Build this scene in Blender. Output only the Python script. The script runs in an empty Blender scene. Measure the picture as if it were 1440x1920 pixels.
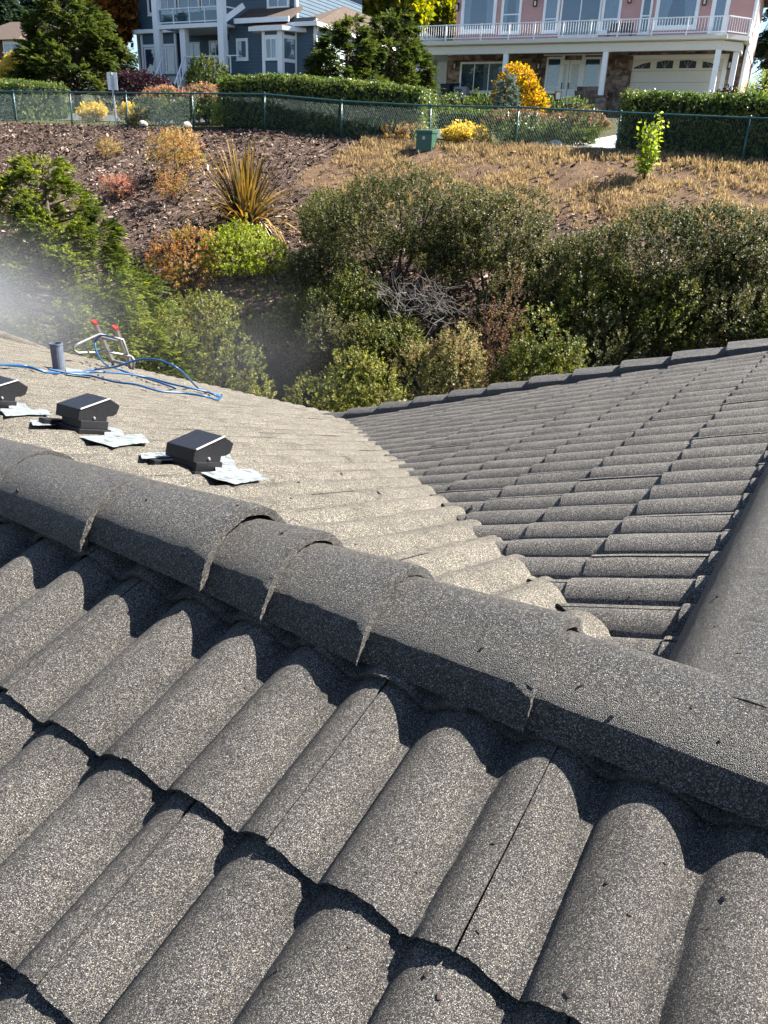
import bpy, bmesh, math, random
import numpy as np
from mathutils import Vector, Matrix, noise as mnoise

random.seed(7)
RNG = np.random.default_rng(11)
R = math.radians
SC = bpy.context.scene
COL = SC.collection

# ------------------------------------------------------------------ camera, sky, sun
CAM_F, CAM_P, CAM_R = 1454.6, R(23.88), R(2.32)      # focal length in pixels of the 1440x1920 photograph, pitch down, roll
cam = bpy.data.cameras.new('camera')
cam.sensor_fit = 'VERTICAL'
cam.sensor_height = 24.0
cam.lens = CAM_F / 1920 * 24.0
cam.clip_start = 0.02
cam.clip_end = 3000
camo = bpy.data.objects.new('camera', cam)
COL.objects.link(camo)
_f = Vector((0, math.cos(CAM_P), -math.sin(CAM_P)))
_r0 = Vector((1, 0, 0))
_u0 = Vector((0, math.sin(CAM_P), math.cos(CAM_P)))
_r = _r0 * math.cos(CAM_R) + _u0 * math.sin(CAM_R)
_u = -_r0 * math.sin(CAM_R) + _u0 * math.cos(CAM_R)
camo.matrix_world = Matrix(((_r.x, _u.x, -_f.x, 0), (_r.y, _u.y, -_f.y, 0), (_r.z, _u.z, -_f.z, 0), (0, 0, 0, 1)))
SC.camera = camo

SUN_AZ, SUN_EL = 73.0, 46.0
world = bpy.data.worlds.new("World")
SC.world = world
world.use_nodes = True
_wn = world.node_tree.nodes
_bg = _wn['Background']
_sky = _wn.new('ShaderNodeTexSky')
_sky.sky_type = 'NISHITA'
_sky.sun_disc = False
_sky.sun_elevation = R(SUN_EL)
_sky.sun_rotation = R(SUN_AZ)
_sky.air_density = 1.0
_sky.dust_density = 0.6
_sky.ozone_density = 3.0
world.node_tree.links.new(_sky.outputs[0], _bg.inputs[0])
_bg.inputs[1].default_value = 0.05
_sd = bpy.data.lights.new('sun', 'SUN')
_sd.energy = 5.0
_sd.angle = R(0.53)
_sd.color = (1.0, 0.94, 0.85)
sun = bpy.data.objects.new('sun', _sd)
COL.objects.link(sun)
SUNV = Vector((math.sin(R(SUN_AZ)) * math.cos(R(SUN_EL)), math.cos(R(SUN_AZ)) * math.cos(R(SUN_EL)), math.sin(R(SUN_EL))))
sun.rotation_euler = SUNV.to_track_quat('Z', 'Y').to_euler()
sun.location = SUNV * 60
SC.view_settings.view_transform = 'Standard'
SC.view_settings.look = 'None'
SC.view_settings.exposure = 2.2
SC.view_settings.gamma = 1.0
SC.view_settings.use_curve_mapping = False
SC.render.engine = 'CYCLES'
SC.cycles.max_bounces = 8
SC.cycles.diffuse_bounces = 3
SC.cycles.transparent_max_bounces = 16
SC.cycles.volume_bounces = 1
SC.cycles.volume_step_rate = 2.0

# ------------------------------------------------------------------ measuring helpers (a ray through a point of the photograph)
def ray(x, y):
    a = (x - 720) / CAM_F
    b = (960 - y) / CAM_F
    u = a * math.cos(CAM_R) - b * math.sin(CAM_R)
    v = a * math.sin(CAM_R) + b * math.cos(CAM_R)
    return Vector((u, math.cos(CAM_P) + v * math.sin(CAM_P), -math.sin(CAM_P) + v * math.cos(CAM_P)))

def at(x, y, Y):
    r = ray(x, y)
    return r * (Y / r.y)

def onplane(x, y, n, d):
    r = ray(x, y)
    return r * (d / r.dot(n))

# ------------------------------------------------------------------ objects and meshes
def tag(o, label=None, cat=None, group=None, kind=None):
    if label: o['label'] = label
    if cat: o['category'] = cat
    if group: o['group'] = group
    if kind: o['kind'] = kind
    return o

def thing(name, label, cat, loc=(0, 0, 0), group=None):
    o = bpy.data.objects.new(name, None)
    o.empty_display_size = 0.2
    COL.objects.link(o)
    o.location = loc
    return tag(o, label, cat, group)

def link(name, me, parent=None):
    o = bpy.data.objects.new(name, me)
    COL.objects.link(o)
    if parent is not None:
        o.parent = parent
        pm = Matrix.Translation(parent_origin(parent))
        o.matrix_parent_inverse = pm.inverted()
    return o

def parent_origin(p):
    v = Vector(p.location)
    return v

def np_mesh(name, V, F, mat, k=4, smooth=False):
    """mesh from numpy arrays; every face has k corners"""
    me = bpy.data.meshes.new(name)
    V = np.asarray(V, np.float32)
    F = np.asarray(F, np.int32)
    me.vertices.add(len(V))
    me.vertices.foreach_set('co', V.ravel())
    me.loops.add(F.size)
    me.loops.foreach_set('vertex_index', F.ravel())
    me.polygons.add(len(F))
    me.polygons.foreach_set('loop_start', np.arange(0, F.size, k, dtype=np.int32))
    me.polygons.foreach_set('loop_total', np.full(len(F), k, np.int32))
    if smooth:
        me.polygons.foreach_set('use_smooth', np.ones(len(F), bool))
    me.materials.append(mat)
    me.update(calc_edges=True)
    me.validate()
    return me

class MB:
    """collects boxes, bars, tubes and prisms into one mesh, in world coordinates"""
    def __init__(s):
        s.v = []
        s.f = []
    def add(s, vs, fs):
        n = len(s.v)
        s.v += [tuple(v) for v in vs]
        s.f += [tuple(i + n for i in f) for f in fs]
        return s
    def quad(s, a, b, c, d):
        return s.add([a, b, c, d], [(0, 1, 2, 3)])
    def box8(s, p):
        return s.add(p, [(0, 3, 2, 1), (4, 5, 6, 7), (0, 1, 5, 4), (1, 2, 6, 5), (2, 3, 7, 6), (3, 0, 4, 7)])
    def box(s, c, X, Y, Z):
        c, X, Y, Z = Vector(c), Vector(X), Vector(Y), Vector(Z)
        return s.box8([c - X - Y - Z, c + X - Y - Z, c + X + Y - Z, c - X + Y - Z, c - X - Y + Z, c + X - Y + Z, c + X + Y + Z, c - X + Y + Z])
    def bar(s, a, b, w, h, up=(0, 0, 1)):
        a, b = Vector(a), Vector(b)
        d = b - a
        x = d.normalized()
        y = x.cross(Vector(up))
        if y.length < 1e-5: y = x.cross(Vector((1, 0, 0)))
        y.normalize()
        z = y.cross(x).normalized()
        return s.box((a + b) / 2, d / 2, y * w / 2, z * h / 2)
    def tube(s, pts, r, n=8, cap=True):
        pts = [Vector(p) for p in pts]
        rr = r if isinstance(r, (list, tuple)) else [r] * len(pts)
        base = len(s.v)
        ref = None
        for i, p in enumerate(pts):
            d = (pts[min(i + 1, len(pts) - 1)] - pts[max(i - 1, 0)])
            if d.length < 1e-9: d = Vector((0, 0, 1))
            d.normalize()
            if ref is None:
                ref = d.orthogonal().normalized()
            ref = (ref - d * ref.dot(d))
            if ref.length < 1e-6: ref = d.orthogonal()
            ref.normalize()
            q = d.cross(ref)
            for k in range(n):
                t = 2 * math.pi * k / n
                s.v.append(tuple(p + (ref * math.cos(t) + q * math.sin(t)) * rr[i]))
        for i in range(len(pts) - 1):
            for k in range(n):
                a = base + i * n + k
                b = base + i * n + (k + 1) % n
                s.f.append((a, b, b + n, a + n))
        if cap:
            s.f.append(tuple(base + k for k in reversed(range(n))))
            s.f.append(tuple(base + (len(pts) - 1) * n + k for k in range(n)))
        return s
    def prism(s, poly, ext):
        """a planar polygon (list of points) pushed along ext"""
        n = len(poly)
        poly = [Vector(p) for p in poly]
        ext = Vector(ext)
        b = len(s.v)
        s.v += [tuple(p) for p in poly] + [tuple(p + ext) for p in poly]
        s.f.append(tuple(b + i for i in reversed(range(n))))
        s.f.append(tuple(b + n + i for i in range(n)))
        for i in range(n):
            j = (i + 1) % n
            s.f.append((b + i, b + j, b + n + j, b + n + i))
        return s
    def mesh(s, name, mat, smooth=False, bevel=0):
        me = bpy.data.meshes.new(name)
        me.from_pydata(s.v, [], s.f)
        me.materials.append(mat)
        bm = bmesh.new()
        bm.from_mesh(me)
        bmesh.ops.recalc_face_normals(bm, faces=bm.faces)
        if bevel:
            bmesh.ops.bevel(bm, geom=[e for e in bm.edges if len(e.link_faces) == 2 and e.calc_face_angle(0) > 0.5], offset=bevel, segments=2, affect='EDGES', profile=0.6)
        bm.to_mesh(me)
        bm.free()
        if smooth:
            me.polygons.foreach_set('use_smooth', [True] * len(me.polygons))
        me.update()
        return me
    def build(s, name, mat, parent=None, smooth=False, bevel=0):
        return link(name, s.mesh(name, mat, smooth, bevel), parent)

# ------------------------------------------------------------------ materials
def new_mat(name):
    m = bpy.data.materials.new(name)
    m.use_nodes = True
    nt = m.node_tree
    p = nt.nodes['Principled BSDF']
    return m, nt, p

def N(nt, t, **kw):
    n = nt.nodes.new(t)
    for k, v in kw.items():
        if k.startswith('i_'):
            n.inputs[k[2:].replace('_', ' ')].default_value = v
        else:
            setattr(n, k, v)
    return n

def ramp(nt, stops, interp='LINEAR'):
    n = nt.nodes.new('ShaderNodeValToRGB')
    n.color_ramp.interpolation = interp
    e = n.color_ramp.elements
    while len(e) < len(stops): e.new(0.5)
    for q, (pos, c) in zip(e, stops):
        q.position = pos
        q.color = (c[0], c[1], c[2], 1)
    return n

def plain(name, c, rough=0.6, metal=0.0, spec=0.5, var=0.12, scale=6.0, bump=0.0, bscale=40.0):
    """paint-like material with broken-up colour and roughness"""
    m, nt, p = new_mat(name)
    L = nt.links.new
    geo = N(nt, 'ShaderNodeNewGeometry')
    n1 = N(nt, 'ShaderNodeTexNoise', i_Scale=scale, i_Detail=6.0, i_Roughness=0.65)
    L(geo.outputs['Position'], n1.inputs['Vector'])
    rp = ramp(nt, [(0.25, [x * (1 - var) for x in c]), (0.75, [min(1, x * (1 + var)) for x in c])])
    L(n1.outputs['Fac'], rp.inputs[0])
    L(rp.outputs[0], p.inputs['Base Color'])
    p.inputs['Roughness'].default_value = rough
    p.inputs['Metallic'].default_value = metal
    p.inputs['Specular IOR Level'].default_value = spec
    if bump:
        n2 = N(nt, 'ShaderNodeTexNoise', i_Scale=bscale, i_Detail=4.0)
        L(geo.outputs['Position'], n2.inputs['Vector'])
        b = N(nt, 'ShaderNodeBump', i_Strength=bump, i_Distance=0.02)
        L(n2.outputs['Fac'], b.inputs['Height'])
        L(b.outputs[0], p.inputs['Normal'])
    return m

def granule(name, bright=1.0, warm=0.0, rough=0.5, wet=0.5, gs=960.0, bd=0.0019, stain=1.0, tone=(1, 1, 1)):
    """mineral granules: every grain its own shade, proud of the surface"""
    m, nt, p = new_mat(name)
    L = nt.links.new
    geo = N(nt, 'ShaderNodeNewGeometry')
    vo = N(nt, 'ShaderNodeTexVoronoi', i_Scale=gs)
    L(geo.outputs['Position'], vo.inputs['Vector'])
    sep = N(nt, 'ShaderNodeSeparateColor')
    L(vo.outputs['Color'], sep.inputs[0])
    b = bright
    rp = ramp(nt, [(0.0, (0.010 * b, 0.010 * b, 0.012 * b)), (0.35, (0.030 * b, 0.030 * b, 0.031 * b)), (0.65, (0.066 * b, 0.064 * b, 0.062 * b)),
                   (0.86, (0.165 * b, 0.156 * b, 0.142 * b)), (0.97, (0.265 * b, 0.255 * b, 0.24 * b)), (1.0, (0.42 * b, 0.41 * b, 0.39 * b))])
    L(sep.outputs[0], rp.inputs[0])
    tint = ramp(nt, [(0.0, (0.90, 0.94, 1.04)), (0.5, (1.0, 0.99, 0.98)), (0.85, (1.05, 1.0, 0.92)), (1.0, (1.14, 0.97, 0.80))])
    L(sep.outputs[1], tint.inputs[0])
    mx = N(nt, 'ShaderNodeMix', data_type='RGBA', blend_type='MULTIPLY')
    mx.inputs[0].default_value = 1.0
    L(rp.outputs[0], mx.inputs[6])
    L(tint.outputs[0], mx.inputs[7])
    st = N(nt, 'ShaderNodeTexNoise', i_Scale=4.5, i_Detail=9.0, i_Roughness=0.72)
    L(geo.outputs['Position'], st.inputs['Vector'])
    sr = ramp(nt, [(0.3, (0.62 + warm * .1, 0.62 + warm * .05, 0.62 - warm * .1)), (0.5, (1.0 + warm * .12, 0.99 + warm * .04, 0.97 - warm * .14)), (0.72, (1.26 + warm * .1, 1.24 + warm * .04, 1.20 - warm * .12))])
    sv = N(nt, 'ShaderNodeMath', operation='MULTIPLY_ADD')
    sv.inputs[1].default_value = stain
    sv.inputs[2].default_value = 0.5 - 0.5 * stain
    L(st.outputs['Fac'], sv.inputs[0])
    L(sv.outputs[0], sr.inputs[0])
    m2 = N(nt, 'ShaderNodeMix', data_type='RGBA', blend_type='MULTIPLY')
    m2.inputs[0].default_value = 1.0
    L(mx.outputs[2], m2.inputs[6])
    L(sr.outputs[0], m2.inputs[7])
    # sparse dark specks of lichen
    sp = N(nt, 'ShaderNodeTexNoise', i_Scale=38.0, i_Detail=2.0)
    L(geo.outputs['Position'], sp.inputs['Vector'])
    spr = ramp(nt, [(0.70, (1, 1, 1)), (0.76, (0.35, 0.33, 0.30))])
    L(sp.outputs['Fac'], spr.inputs[0])
    m3 = N(nt, 'ShaderNodeMix', data_type='RGBA', blend_type='MULTIPLY')
    m3.inputs[0].default_value = 0.8
    L(m2.outputs[2], m3.inputs[6])
    L(spr.outputs[0], m3.inputs[7])
    m4 = N(nt, 'ShaderNodeMix', data_type='RGBA', blend_type='MULTIPLY')
    m4.inputs[0].default_value = 1.0
    m4.inputs[7].default_value = (*tone, 1)
    L(m3.outputs[2], m4.inputs[6])
    L(m4.outputs[2], p.inputs['Base Color'])
    p.inputs['Roughness'].default_value = rough
    p.inputs['Specular IOR Level'].default_value = wet
    inv = N(nt, 'ShaderNodeMath', operation='SUBTRACT')
    inv.inputs[0].default_value = 1.0
    L(vo.outputs['Distance'], inv.inputs[1])
    hm = N(nt, 'ShaderNodeMath', operation='MULTIPLY_ADD')
    L(sep.outputs[2], hm.inputs[0])
    hm.inputs[1].default_value = 0.7
    L(inv.outputs[0], hm.inputs[2])
    bp = N(nt, 'ShaderNodeBump', i_Strength=0.85, i_Distance=bd)
    L(hm.outputs[0], bp.inputs['Height'])
    L(bp.outputs[0], p.inputs['Normal'])
    return m

def leafmat(name, cols, trans=0.45, rough=0.5, clump=0.9, spec=0.18):
    """leaves: colour by leaf and by clump, light passing through"""
    m, nt, p = new_mat(name)
    L = nt.links.new
    geo = N(nt, 'ShaderNodeNewGeometry')
    st = [(i / max(1, len(cols) - 1), c) for i, c in enumerate(cols)]
    n1 = N(nt, 'ShaderNodeTexNoise', i_Scale=clump, i_Detail=3.0)
    L(geo.outputs['Position'], n1.inputs['Vector'])
    ma = N(nt, 'ShaderNodeMath', operation='MULTIPLY_ADD')
    L(n1.outputs['Fac'], ma.inputs[0])
    ma.inputs[1].default_value = 1.1
    ma.inputs[2].default_value = -0.55
    ad = N(nt, 'ShaderNodeMath', operation='ADD', use_clamp=True)
    L(geo.outputs['Random Per Island'], ad.inputs[0])
    L(ma.outputs[0], ad.inputs[1])
    rp = ramp(nt, st)
    L(ad.outputs[0], rp.inputs[0])
    L(rp.outputs[0], p.inputs['Base Color'])
    p.inputs['Roughness'].default_value = rough
    p.inputs['Specular IOR Level'].default_value = spec
    tr = N(nt, 'ShaderNodeBsdfTranslucent')
    hs = N(nt, 'ShaderNodeHueSaturation', i_Saturation=1.15, i_Value=1.3)
    L(rp.outputs[0], hs.inputs['Color'])
    L(hs.outputs[0], tr.inputs['Color'])
    mix = N(nt, 'ShaderNodeMixShader')
    mix.inputs[0].default_value = trans
    L(p.outputs[0], mix.inputs[1])
    L(tr.outputs[0], mix.inputs[2])
    L(mix.outputs[0], nt.nodes['Material Output'].inputs['Surface'])
    return m

def groundmat(name, cols, scale, bump=0.6, bscale=14.0, dist=0.06, rough=0.95):
    m, nt, p = new_mat(name)
    L = nt.links.new
    geo = N(nt, 'ShaderNodeNewGeometry')
    n1 = N(nt, 'ShaderNodeTexNoise', i_Scale=scale, i_Detail=9.0, i_Roughness=0.75)
    L(geo.outputs['Position'], n1.inputs['Vector'])
    rp = ramp(nt, [(0.25 + 0.5 * i / max(1, len(cols) - 1), c) for i, c in enumerate(cols)])
    L(n1.outputs['Fac'], rp.inputs[0])
    L(rp.outputs[0], p.inputs['Base Color'])
    p.inputs['Roughness'].default_value = rough
    p.inputs['Specular IOR Level'].default_value = 0.25
    n2 = N(nt, 'ShaderNodeTexNoise', i_Scale=bscale, i_Detail=6.0, i_Roughness=0.7)
    L(geo.outputs['Position'], n2.inputs['Vector'])
    b = N(nt, 'ShaderNodeBump', i_Strength=bump, i_Distance=dist)
    L(n2.outputs['Fac'], b.inputs['Height'])
    L(b.outputs[0], p.inputs['Normal'])
    return m

def stonemat():
    m, nt, p = new_mat('ledge_stone')
    L = nt.links.new
    geo = N(nt, 'ShaderNodeNewGeometry')
    vo = N(nt, 'ShaderNodeTexVoronoi', i_Scale=1.0, feature='F1', distance='CHEBYCHEV')
    mp = N(nt, 'ShaderNodeMapping')
    mp.inputs['Scale'].default_value = (3.1, 3.1, 4.6)
    L(geo.outputs['Position'], mp.inputs['Vector'])
    L(mp.outputs[0], vo.inputs['Vector'])
    sep = N(nt, 'ShaderNodeSeparateColor')
    L(vo.outputs['Color'], sep.inputs[0])
    rp = ramp(nt, [(0, (0.07, 0.05, 0.045)), (0.3, (0.16, 0.105, 0.085)), (0.6, (0.25, 0.18, 0.14)), (0.85, (0.32, 0.25, 0.20)), (1, (0.13, 0.12, 0.13))])
    L(sep.outputs[0], rp.inputs[0])
    e = ramp(nt, [(0.40, (1, 1, 1)), (0.52, (0.62, 0.57, 0.52))])
    L(vo.outputs['Distance'], e.inputs[0])
    mx = N(nt, 'ShaderNodeMix', data_type='RGBA', blend_type='MULTIPLY')
    mx.inputs[0].default_value = 0.8
    L(rp.outputs[0], mx.inputs[6])
    L(e.outputs[0], mx.inputs[7])
    L(mx.outputs[2], p.inputs['Base Color'])
    b = N(nt, 'ShaderNodeBump', i_Strength=0.8, i_Distance=0.05)
    L(e.outputs[0], b.inputs['Height'])
    L(b.outputs[0], p.inputs['Normal'])
    p.inputs['Roughness'].default_value = 0.85
    return m

def glassmat(name, tint, trans=0.55):
    m, nt, p = new_mat(name)
    L = nt.links.new
    p.inputs['Base Color'].default_value = (*tint, 1)
    p.inputs['Roughness'].default_value = 0.04
    p.inputs['Specular IOR Level'].default_value = 1.0
    p.inputs['IOR'].default_value = 1.9
    tr = N(nt, 'ShaderNodeBsdfTransparent')
    tr.inputs[0].default_value = (0.80, 0.88, 0.92, 1)
    mix = N(nt, 'ShaderNodeMixShader')
    mix.inputs[0].default_value = trans
    L(p.outputs[0], mix.inputs[1])
    L(tr.outputs[0], mix.inputs[2])
    L(mix.outputs[0], nt.nodes['Material Output'].inputs['Surface'])
    return m

def tapemat():
    m, nt, p = new_mat('flashing_tape')
    L = nt.links.new
    geo = N(nt, 'ShaderNodeNewGeometry')
    n1 = N(nt, 'ShaderNodeTexNoise', i_Scale=28.0, i_Detail=6.0, i_Roughness=0.7)
    L(geo.outputs['Position'], n1.inputs['Vector'])
    rp = ramp(nt, [(0.36, (0.07, 0.07, 0.065)), (0.46, (0.15, 0.17, 0.18)), (0.7, (0.21, 0.235, 0.25))])
    L(n1.outputs['Fac'], rp.inputs[0])
    L(rp.outputs[0], p.inputs['Base Color'])
    p.inputs['Roughness'].default_value = 0.5
    b = N(nt, 'ShaderNodeBump', i_Strength=0.5, i_Distance=0.004)
    L(n1.outputs['Fac'], b.inputs['Height'])
    L(b.outputs[0], p.inputs['Normal'])
    return m

M = {
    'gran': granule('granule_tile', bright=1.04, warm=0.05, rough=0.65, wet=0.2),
    'gran_far': granule('granule_tile_sunlit', bright=1.38, warm=0.42, tone=(1.0, 1.0, 0.955), rough=0.65, wet=0.2, gs=640.0),  # brighter tan copy for the far slope: its fuller sunlight put into the colour
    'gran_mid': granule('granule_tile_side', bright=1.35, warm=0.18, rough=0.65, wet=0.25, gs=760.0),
    'cap': granule('granule_cap', bright=0.80, warm=0.08, rough=0.45, wet=0.35, gs=640.0, bd=0.0034, stain=0.45),
    'under': plain('roof_underlay', (0.02, 0.02, 0.022), 0.8),
    'metal_dark': plain('dark_flashing', (0.03, 0.03, 0.033), 0.45, 0.3),
    'vent': plain('black_vent', (0.010, 0.010, 0.012), 0.42, 0.0, 0.35, var=0.5, scale=90, bump=0.10, bscale=160),
    'vent_trim': plain('pale_vent_edge', (0.42, 0.41, 0.40), 0.5),  # pale strip along the hood's upper edge
    'tape': tapemat(),
    'pipe': plain('grey_pipe', (0.09, 0.105, 0.135), 0.5, var=0.35, scale=30),
    'black': plain('black_inside', (0.008, 0.008, 0.008), 0.9),
    'alu': plain('ladder_aluminium', (0.30, 0.29, 0.28), 0.45, 0.5, var=.35, scale=25),
    'red': plain('red_end_cap', (0.33, 0.045, 0.035), 0.5),
    'hose': plain('blue_hose', (0.010, 0.065, 0.17), 0.4, var=0.25, scale=30),
    'mulch': groundmat('bark_mulch_soil', [(0.017, 0.010, 0.007), (0.050, 0.031, 0.022), (0.115, 0.078, 0.060), (0.21, 0.16, 0.128)], 5.0, 0.9, 9.0, 0.16),
    'chip': plain('bark_chip', (0.17, 0.115, 0.095), 0.8, var=0.7, scale=9),
    'dry': groundmat('dry_grass_soil', [(0.04, 0.024, 0.015), (0.11, 0.066, 0.038), (0.19, 0.125, 0.075)], 3.0, 0.9, 20.0, 0.08),
    'soil': groundmat('garden_soil', [(0.025, 0.02, 0.012), (0.05, 0.045, 0.02), (0.06, 0.075, 0.025)], 1.2, 0.7, 12.0, 0.08),
    'dark_soil': groundmat('ravine_soil', [(0.012, 0.009, 0.007), (0.03, 0.022, 0.016), (0.06, 0.045, 0.03)], 2.0, 0.8, 10.0, 0.1),
    'concrete': groundmat('pale_concrete', [(0.36, 0.35, 0.33), (0.47, 0.46, 0.44)], 2.0, 0.2, 30.0, 0.01),
    'asphalt': groundmat('asphalt', [(0.05, 0.05, 0.052), (0.075, 0.075, 0.075)], 2.0, 0.3, 60.0, 0.01),
    'fence': plain('green_fence_coating', (0.018, 0.072, 0.075), 0.4),
    'wire': plain('green_wire', (0.085, 0.135, 0.13), 0.35, 0.3),
    'white': plain('white_trim', (0.84, 0.85, 0.86), 0.55, var=0.05),
    'cream': plain('cream_trim', (0.66, 0.63, 0.56), 0.55, var=0.05),
    'blue_sid': plain('blue_grey_siding', (0.055, 0.095, 0.135), 0.6, var=0.10, scale=2),
    'pale_sid': plain('pale_green_siding', (0.46, 0.56, 0.52), 0.6, var=0.06),
    'pink': plain('pink_stucco', (0.52, 0.30, 0.285), 0.85, var=0.07, scale=2, bump=0.2, bscale=60),
    'pink_sid': plain('pink_siding', (0.62, 0.40, 0.35), 0.7, var=0.06),
    'stone': stonemat(),
    'shingle': groundmat('brown_shingles', [(0.055, 0.04, 0.034), (0.13, 0.098, 0.078)], 7.0, 0.5, 25.0, 0.03),
    'glass': glassmat('window_glass', (0.03, 0.08, 0.15), 0.42),  # blue base colour carries part of the sky's reflection
    'rail_glass': glassmat('railing_glass', (0.03, 0.06, 0.09), 0.72),
    'room': plain('dark_window_backing', (0.035, 0.05, 0.07), 0.9),  # the dark of unlit interiors put into one flat colour
    'curtain': plain('white_curtain', (0.55, 0.60, 0.66), 0.9),
    'lace': plain('lace_curtain', (0.60, 0.66, 0.66), 0.9, var=0.25, scale=14),
    'lamp_metal': plain('dark_bronze', (0.02, 0.018, 0.016), 0.5, 0.4),
    'lamp_glass': plain('frosted_lamp_glass', (0.7, 0.66, 0.55), 0.3),
    'box_green': plain('utility_green', (0.02, 0.075, 0.05), 0.5),
    'bin': plain('dark_plastic', (0.02, 0.03, 0.05), 0.45),
    'cabinet': plain('grey_cabinet', (0.30, 0.33, 0.36), 0.5),
    'sign': plain('sign_back', (0.72, 0.74, 0.74), 0.4, var=0.05),
    'galv': plain('galvanised_steel', (0.32, 0.36, 0.36), 0.45, 0.6),
    'bark': plain('tree_bark', (0.055, 0.038, 0.028), 0.9, var=0.4, scale=5, bump=0.6, bscale=12),
    'twig': plain('dry_twig', (0.13, 0.115, 0.10), 0.9, var=0.3, scale=5),
    'pot': plain('clay_pot', (0.30, 0.27, 0.22), 0.7),
    'rock': plain('garden_rock', (0.34, 0.33, 0.31), 0.9, var=0.3, scale=4, bump=0.5, bscale=8),
    'dead': plain('straw_leaf', (0.42, 0.33, 0.22), 0.8, var=0.3),
    'crumb': plain('leaf_litter', (0.022, 0.012, 0.008), 0.8, var=0.7, scale=60),
    # foliage
    'hedge': leafmat('hedge_leaf', [(0.02, 0.05, 0.012), (0.055, 0.095, 0.022), (0.13, 0.17, 0.04), (0.20, 0.22, 0.07)], 0.35, 0.35),
    'conifer': leafmat('conifer_frond', [(0.014, 0.032, 0.010), (0.036, 0.060, 0.016), (0.075, 0.095, 0.022), (0.13, 0.135, 0.035)], 0.45, 0.5),
    'conifer_y': leafmat('golden_cypress_frond', [(0.014, 0.030, 0.009), (0.05, 0.076, 0.016), (0.13, 0.16, 0.028), (0.27, 0.28, 0.06)], 0.5, 0.5),
    'fir': leafmat('fir_needles', [(0.012, 0.03, 0.016), (0.03, 0.055, 0.03), (0.055, 0.08, 0.045)], 0.25, 0.6),
    'brush': leafmat('evergreen_brush_leaf', [(0.011, 0.019, 0.006), (0.036, 0.046, 0.014), (0.086, 0.092, 0.032), (0.18, 0.155, 0.068)], 0.4, 0.5, 0.6),
    'olive': leafmat('olive_leaf', [(0.03, 0.045, 0.010), (0.085, 0.10, 0.02), (0.17, 0.18, 0.04), (0.25, 0.22, 0.06)], 0.45, 0.45, 0.8),
    'deadbush': leafmat('dying_leaf', [(0.04, 0.024, 0.015), (0.10, 0.056, 0.036), (0.17, 0.10, 0.065), (0.15, 0.14, 0.06)], 0.4, 0.7, 1.2),
    'palebush': leafmat('pale_bush_leaf', [(0.05, 0.065, 0.02), (0.14, 0.15, 0.055), (0.27, 0.235, 0.10), (0.30, 0.18, 0.10)], 0.45, 0.5, 1.0),
    'brush_g': leafmat('green_brush_leaf', [(0.016, 0.029, 0.007), (0.050, 0.070, 0.015), (0.12, 0.135, 0.032), (0.23, 0.20, 0.06)], 0.42, 0.45, 0.8),
    'lime': leafmat('lime_leaf', [(0.05, 0.09, 0.012), (0.15, 0.20, 0.025), (0.26, 0.30, 0.05), (0.34, 0.33, 0.07)], 0.5, 0.5, 1.0),
    'rust': leafmat('rust_leaf', [(0.10, 0.12, 0.03), (0.24, 0.20, 0.06), (0.33, 0.17, 0.08), (0.36, 0.12, 0.08)], 0.5, 0.5, 1.2),
    'nandina': leafmat('orange_leaf', [(0.13, 0.17, 0.05), (0.30, 0.26, 0.08), (0.42, 0.24, 0.10), (0.40, 0.16, 0.10)], 0.5, 0.5, 1.4),
    'pinkleaf': leafmat('pink_leaf', [(0.22, 0.19, 0.08), (0.36, 0.17, 0.12), (0.40, 0.18, 0.16)], 0.5, 0.5, 1.4),
    'redtop': leafmat('red_green_leaf', [(0.03, 0.06, 0.018), (0.09, 0.10, 0.03), (0.26, 0.10, 0.07), (0.42, 0.17, 0.14)], 0.4, 0.4, 1.3),
    'yellow': leafmat('yellow_leaf', [(0.26, 0.22, 0.05), (0.50, 0.38, 0.06), (0.62, 0.45, 0.10), (0.60, 0.50, 0.2)], 0.5, 0.5, 1.4),
    'gold': leafmat('golden_maple_leaf', [(0.12, 0.12, 0.02), (0.34, 0.24, 0.025), (0.50, 0.33, 0.04), (0.50, 0.22, 0.05)], 0.55, 0.5, 1.2),
    'maple_o': leafmat('orange_maple_leaf', [(0.06, 0.035, 0.012), (0.16, 0.07, 0.02), (0.42, 0.17, 0.04), (0.52, 0.24, 0.07)], 0.5, 0.5, 0.5),
    'plum': leafmat('plum_leaf', [(0.012, 0.007, 0.012), (0.03, 0.014, 0.02), (0.06, 0.025, 0.03)], 0.3, 0.5),
    'birch': leafmat('yellow_green_tree_leaf', [(0.05, 0.08, 0.012), (0.14, 0.16, 0.02), (0.28, 0.26, 0.035), (0.38, 0.33, 0.05)], 0.5, 0.5, 0.5),
    'bluespruce': leafmat('blue_spruce_needles', [(0.04, 0.07, 0.06), (0.10, 0.15, 0.13), (0.18, 0.22, 0.17)], 0.25, 0.6),
    'flax': leafmat('flax_blade', [(0.03, 0.032, 0.016), (0.085, 0.065, 0.028), (0.21, 0.135, 0.04), (0.44, 0.27, 0.08)], 0.3, 0.4, 2.5),
    'straw': leafmat('straw_blade', [(0.14, 0.09, 0.05), (0.29, 0.205, 0.11), (0.46, 0.36, 0.21), (0.24, 0.18, 0.085)], 0.4, 0.7, 0.6),
    'sapling': leafmat('sapling_leaf', [(0.10, 0.17, 0.02), (0.26, 0.32, 0.05), (0.40, 0.42, 0.10)], 0.5, 0.4),
    'lawn': leafmat('lawn_blade', [(0.06, 0.10, 0.015), (0.20, 0.24, 0.04)], 0.4),
}

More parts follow.
